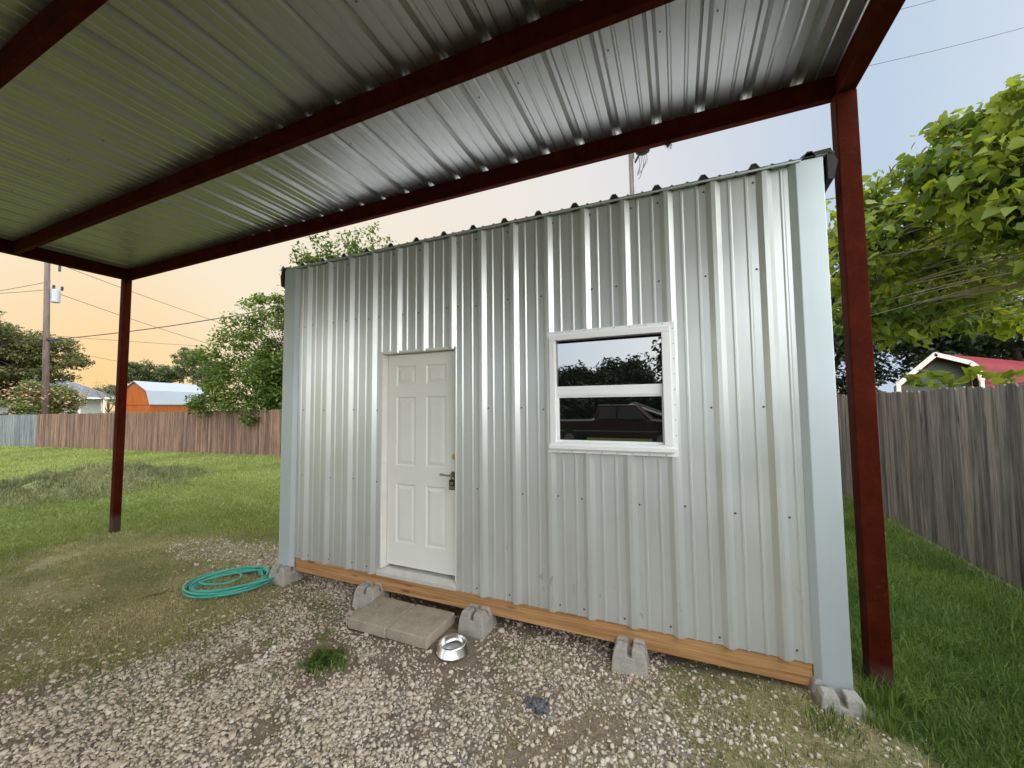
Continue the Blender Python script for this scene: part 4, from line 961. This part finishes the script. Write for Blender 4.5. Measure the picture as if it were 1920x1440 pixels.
for u, v in [(1700, 708), (1715, 712), (1735, 700), (1752, 705), (1765, 712), (1725, 722), (1780, 716), (1700, 722), (1830, 703), (1845, 708), (1860, 715), (1815, 712), (1880, 722), (1910, 716), (1895, 708), (1745, 722), (1770, 724)]:
    q = at_depth(u, v, 7.0)+Vector((.1, .1, 0)); C += [(q.x+r.normal(0, .05), q.y+r.normal(0, .05), q.z+r.normal(0, .03)) for _ in range(3)]
    mb.tube([Vector((q.x, q.y+.05, VN.location.z)), q], [.012, .004], 5)
mb.build('stem', MT['barklight'], VN)
C = np.array(C); V, Fq, T = leaf_mesh(C, np.full(len(C), .21), 9, 'heart', -.25, np.clip(r.normal(.55, .2, len(C)), 0, 1), .3); np_mesh('foliage', V, [Fq], MT['leaf_cat'], VN, dict(tint=T))

# ------------------------------------------------------------------ behind the viewer (mirrored in the window)
for i, (x, y, hgt, w, lb) in enumerate([(-11.0, -25, 3.3, 1.7, 'tall dark tree mirrored at the left edge of the shed window'), (-8.0, -26, 2.75, 1.9, 'dark round tree mirrored left of centre in the shed window'), (-4.2, -27, 3.05, 2.9, 'dark broad tree mirrored in the middle of the shed window'), (.7, -23, 3.8, 1.6, 'tall dark tree mirrored at the right edge of the shed window'), (10, -27, 4, 5, 'dark tree behind the driveway far right'), (-21, -27, 5, 5, 'dark tree behind the driveway far left')]):
    tree('yard_tree', lb, (x, y, G(x, y)), (x, y, hgt-1.6), (w, 3, hgt*.72), 120, 16000, 1.0, .34, MT['leaf_dark'], MT['bark'], seed=71+i, trunk_r=.3, shell=.3, group='trees across the driveway', bark_every=2)
tree('hedge', 'dark hedge added to close the sky gap behind the pickup truck', (-3, -21, G(-3, -21)), (-3, -21, -.5), (13, 1.2, 1.5), 170, 22000, 1.0, .34, MT['leaf_dark'], MT['bark'], cat='hedge', seed=90, trunk_r=.12, shell=.2, bark_every=4)  # added low foliage row, blocks the sky below the mirrored trees
TK = thing('pickup_truck', (-2.6, -12, G(-2, -12)), 'dark maroon pickup truck mirrored in the shed window', 'pickup truck'); gz0 = TK.location.z
mb = MB(); mb.prism([(-5.4, gz0+.55), (-5.4, gz0+1.18), (-3.45, gz0+1.2), (-3.3, gz0+1.25), (-.95, gz0+1.22), (.25, gz0+1.12), (.38, gz0+.95), (.4, gz0+.5), (.0, gz0+.45), (-5.2, gz0+.45)], 'y', -12.95, -11.05); BD = mb.build('body', MT['truck'], TK, bevel=.06, seg=3)
mb = MB(); zt = gz0+1.88; lo = [(-3.42, gz0+1.2), (-.95, gz0+1.2), (-1.65, zt), (-3.25, zt)]
mb.add([(p, -12.9 if k < 2 else -12.72, z) for k, (p, z) in enumerate(lo)]+[(p, -11.1 if k < 2 else -11.28, z) for k, (p, z) in enumerate(lo)], [(0, 1, 2, 3), (7, 6, 5, 4), (0, 4, 5, 1), (1, 5, 6, 2), (2, 6, 7, 3), (3, 7, 4, 0)]); mb.build('cab', MT['truck'], TK, bevel=.05, seg=3)
for a, b in ((-3.2, -2.45), (-2.38, -1.5)):
    mb = MB(); mb.add([(a, -11.07, gz0+1.27), (b+.3 if b > -2 else b, -11.07, gz0+1.27), (b-.12 if b > -2 else b, -11.24, zt-.1), (a+.05, -11.24, zt-.1), (a, -11.03, gz0+1.27), (b+.3 if b > -2 else b, -11.03, gz0+1.27), (b-.12 if b > -2 else b, -11.20, zt-.1), (a+.05, -11.20, zt-.1)], [(0, 1, 2, 3), (7, 6, 5, 4), (0, 4, 5, 1), (1, 5, 6, 2), (2, 6, 7, 3), (3, 7, 4, 0)]); mb.build('side_window', MT['truckglass'], TK)
for xw in (-4.5, -.6):
    for yw in (-11.12, -12.88):
        mb = MB(); n = 24; mb.add([(xw+.40*math.cos(2*math.pi*k/n), yw+dy, gz0+.40+.40*math.sin(2*math.pi*k/n)) for dy in (-.13, .13) for k in range(n)], [tuple(range(n)), tuple(range(2*n-1, n-1, -1))]+[(k, (k+1) % n, n+(k+1) % n, n+k) for k in range(n)])
        wh = mb.build('wheel', MT['tyre'], TK); mb = MB(); disc_y(mb, xw, gz0+.40, yw-.14, yw+.14, .23, 18); mb.build('rim', MT['chrome'], wh)
MB().box(-5.3, .3, -11.045, -11.02, gz0+.72, gz0+.77).build('side_moulding', MT['chrome'], TK)
GC = thing('gable_canopy', (-2.2, -17, G(-2, -17)), 'white framed gable canopy mirrored behind the pickup truck', 'canopy'); mb = MB(); zc = G(-2, -17)-.85
for y in (-17, -20): mb.tube([(-5.6, y, zc+1.5), (-2.4, y, zc+2.75), (.9, y, zc+1.5)], .06, 6); mb.tube([(-2.4, y, zc+2.75), (-2.4, y, zc+2.3)], .05, 6); mb.tube([(-5.6, y, zc), (-5.6, y, zc+1.5)], .05, 6); mb.tube([(.9, y, zc), (.9, y, zc+1.5)], .05, 6)
mb.build('frame', MT['white'], GC); mb = MB(); mb.add([(-5.6, -17, zc+1.62), (-2.4, -17, zc+2.87), (.9, -17, zc+1.62), (-5.6, -20, zc+1.62), (-2.4, -20, zc+2.87), (.9, -20, zc+1.62)], [(0, 1, 4, 3), (1, 2, 5, 4)]); mb.build('roof', MT['houseroof'], GC)

# ------------------------------------------------------------------ light
SUN_AZ = math.radians(70)      # degrees from +Y towards -X
SUN_EL = math.radians(3.0)
sd = Vector((-math.sin(SUN_AZ)*math.cos(SUN_EL), math.cos(SUN_AZ)*math.cos(SUN_EL), math.sin(SUN_EL)))
w = bpy.data.worlds.new('World'); SC.world = w; w.use_nodes = True; nt = w.node_tree; bg = nt.nodes['Background']
def N(t, **k):
    q = nt.nodes.new(t)
    for a, b in k.items(): setattr(q, a, b)
    return q
LK = nt.links.new
sky = N('ShaderNodeTexSky', sky_type='NISHITA', sun_disc=False); sky.sun_elevation = SUN_EL; sky.sun_rotation = -SUN_AZ; sky.air_density = 1.2; sky.dust_density = 2.0
tc = N('ShaderNodeTexCoord')
nv = N('ShaderNodeVectorMath', operation='NORMALIZE'); LK(tc.outputs['Generated'], nv.inputs[0])
dt = N('ShaderNodeVectorMath', operation='DOT_PRODUCT'); LK(nv.outputs[0], dt.inputs[0]); dt.inputs[1].default_value = sd
ac = N('ShaderNodeMath', operation='ARCCOSINE'); LK(dt.outputs['Value'], ac.inputs[0])
dv = N('ShaderNodeMath', operation='DIVIDE'); LK(ac.outputs[0], dv.inputs[0]); dv.inputs[1].default_value = math.pi
rp_ = N('ShaderNodeValToRGB'); E_ = rp_.color_ramp.elements
stops = [(0.0, (.81, .56, .26)), (.04, (.81, .62, .38)), (.085, (.80, .70, .53)), (.15, (.78, .705, .575)), (.24, (.75, .69, .61)), (.34, (.69, .67, .655)), (.50, (.44, .54, .665)), (.62, (.66, .71, .77)), (.78, (.93, .97, 1.0)), (1.0, (1.02, 1.0, .97))]
while len(E_) < len(stops): E_.new(.5)
for k, (p, c) in enumerate(stops): E_[k].position = p; E_[k].color = (*c, 1)
LK(dv.outputs[0], rp_.inputs[0])
sp = N('ShaderNodeSeparateXYZ'); LK(nv.outputs[0], sp.inputs[0])
# brightness: boost added to the unseen zenith and rear sky to light the shed
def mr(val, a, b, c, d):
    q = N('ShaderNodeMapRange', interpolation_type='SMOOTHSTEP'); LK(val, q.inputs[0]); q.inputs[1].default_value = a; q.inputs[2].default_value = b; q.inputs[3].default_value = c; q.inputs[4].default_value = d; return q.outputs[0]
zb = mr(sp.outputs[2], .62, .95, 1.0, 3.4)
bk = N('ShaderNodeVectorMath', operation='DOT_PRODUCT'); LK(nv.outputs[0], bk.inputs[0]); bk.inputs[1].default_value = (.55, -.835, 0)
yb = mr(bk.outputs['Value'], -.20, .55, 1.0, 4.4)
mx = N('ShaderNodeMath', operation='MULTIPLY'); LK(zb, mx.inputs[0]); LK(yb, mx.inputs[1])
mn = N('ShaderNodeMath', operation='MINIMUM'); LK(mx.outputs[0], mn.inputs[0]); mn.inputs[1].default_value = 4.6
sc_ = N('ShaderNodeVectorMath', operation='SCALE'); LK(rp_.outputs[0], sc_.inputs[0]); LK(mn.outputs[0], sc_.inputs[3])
sk = N('ShaderNodeVectorMath', operation='SCALE'); LK(sky.outputs[0], sk.inputs[0]); sk.inputs[3].default_value = .0012
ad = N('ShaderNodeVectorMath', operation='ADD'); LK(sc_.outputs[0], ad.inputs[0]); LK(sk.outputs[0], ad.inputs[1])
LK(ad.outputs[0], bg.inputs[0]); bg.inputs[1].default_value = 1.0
ld = bpy.data.lights.new('sun', 'SUN'); lo_ = bpy.data.objects.new('sun', ld); COL.objects.link(lo_); ld.energy = .5; ld.angle = math.radians(12); ld.color = (1, .72, .42)
lo_.rotation_euler = (-sd).to_track_quat('-Z', 'Y').to_euler()

SC.view_settings.view_transform = 'Standard'; SC.view_settings.look = 'None'; SC.view_settings.exposure = .25; SC.view_settings.gamma = 1
SC.render.engine = 'CYCLES'
cy = SC.cycles; cy.max_bounces = 8; cy.diffuse_bounces = 4; cy.glossy_bounces = 5; cy.transmission_bounces = 4; cy.sample_clamp_indirect = 8
cy.use_denoising = True; cy.use_adaptive_sampling = True; cy.adaptive_threshold = .015
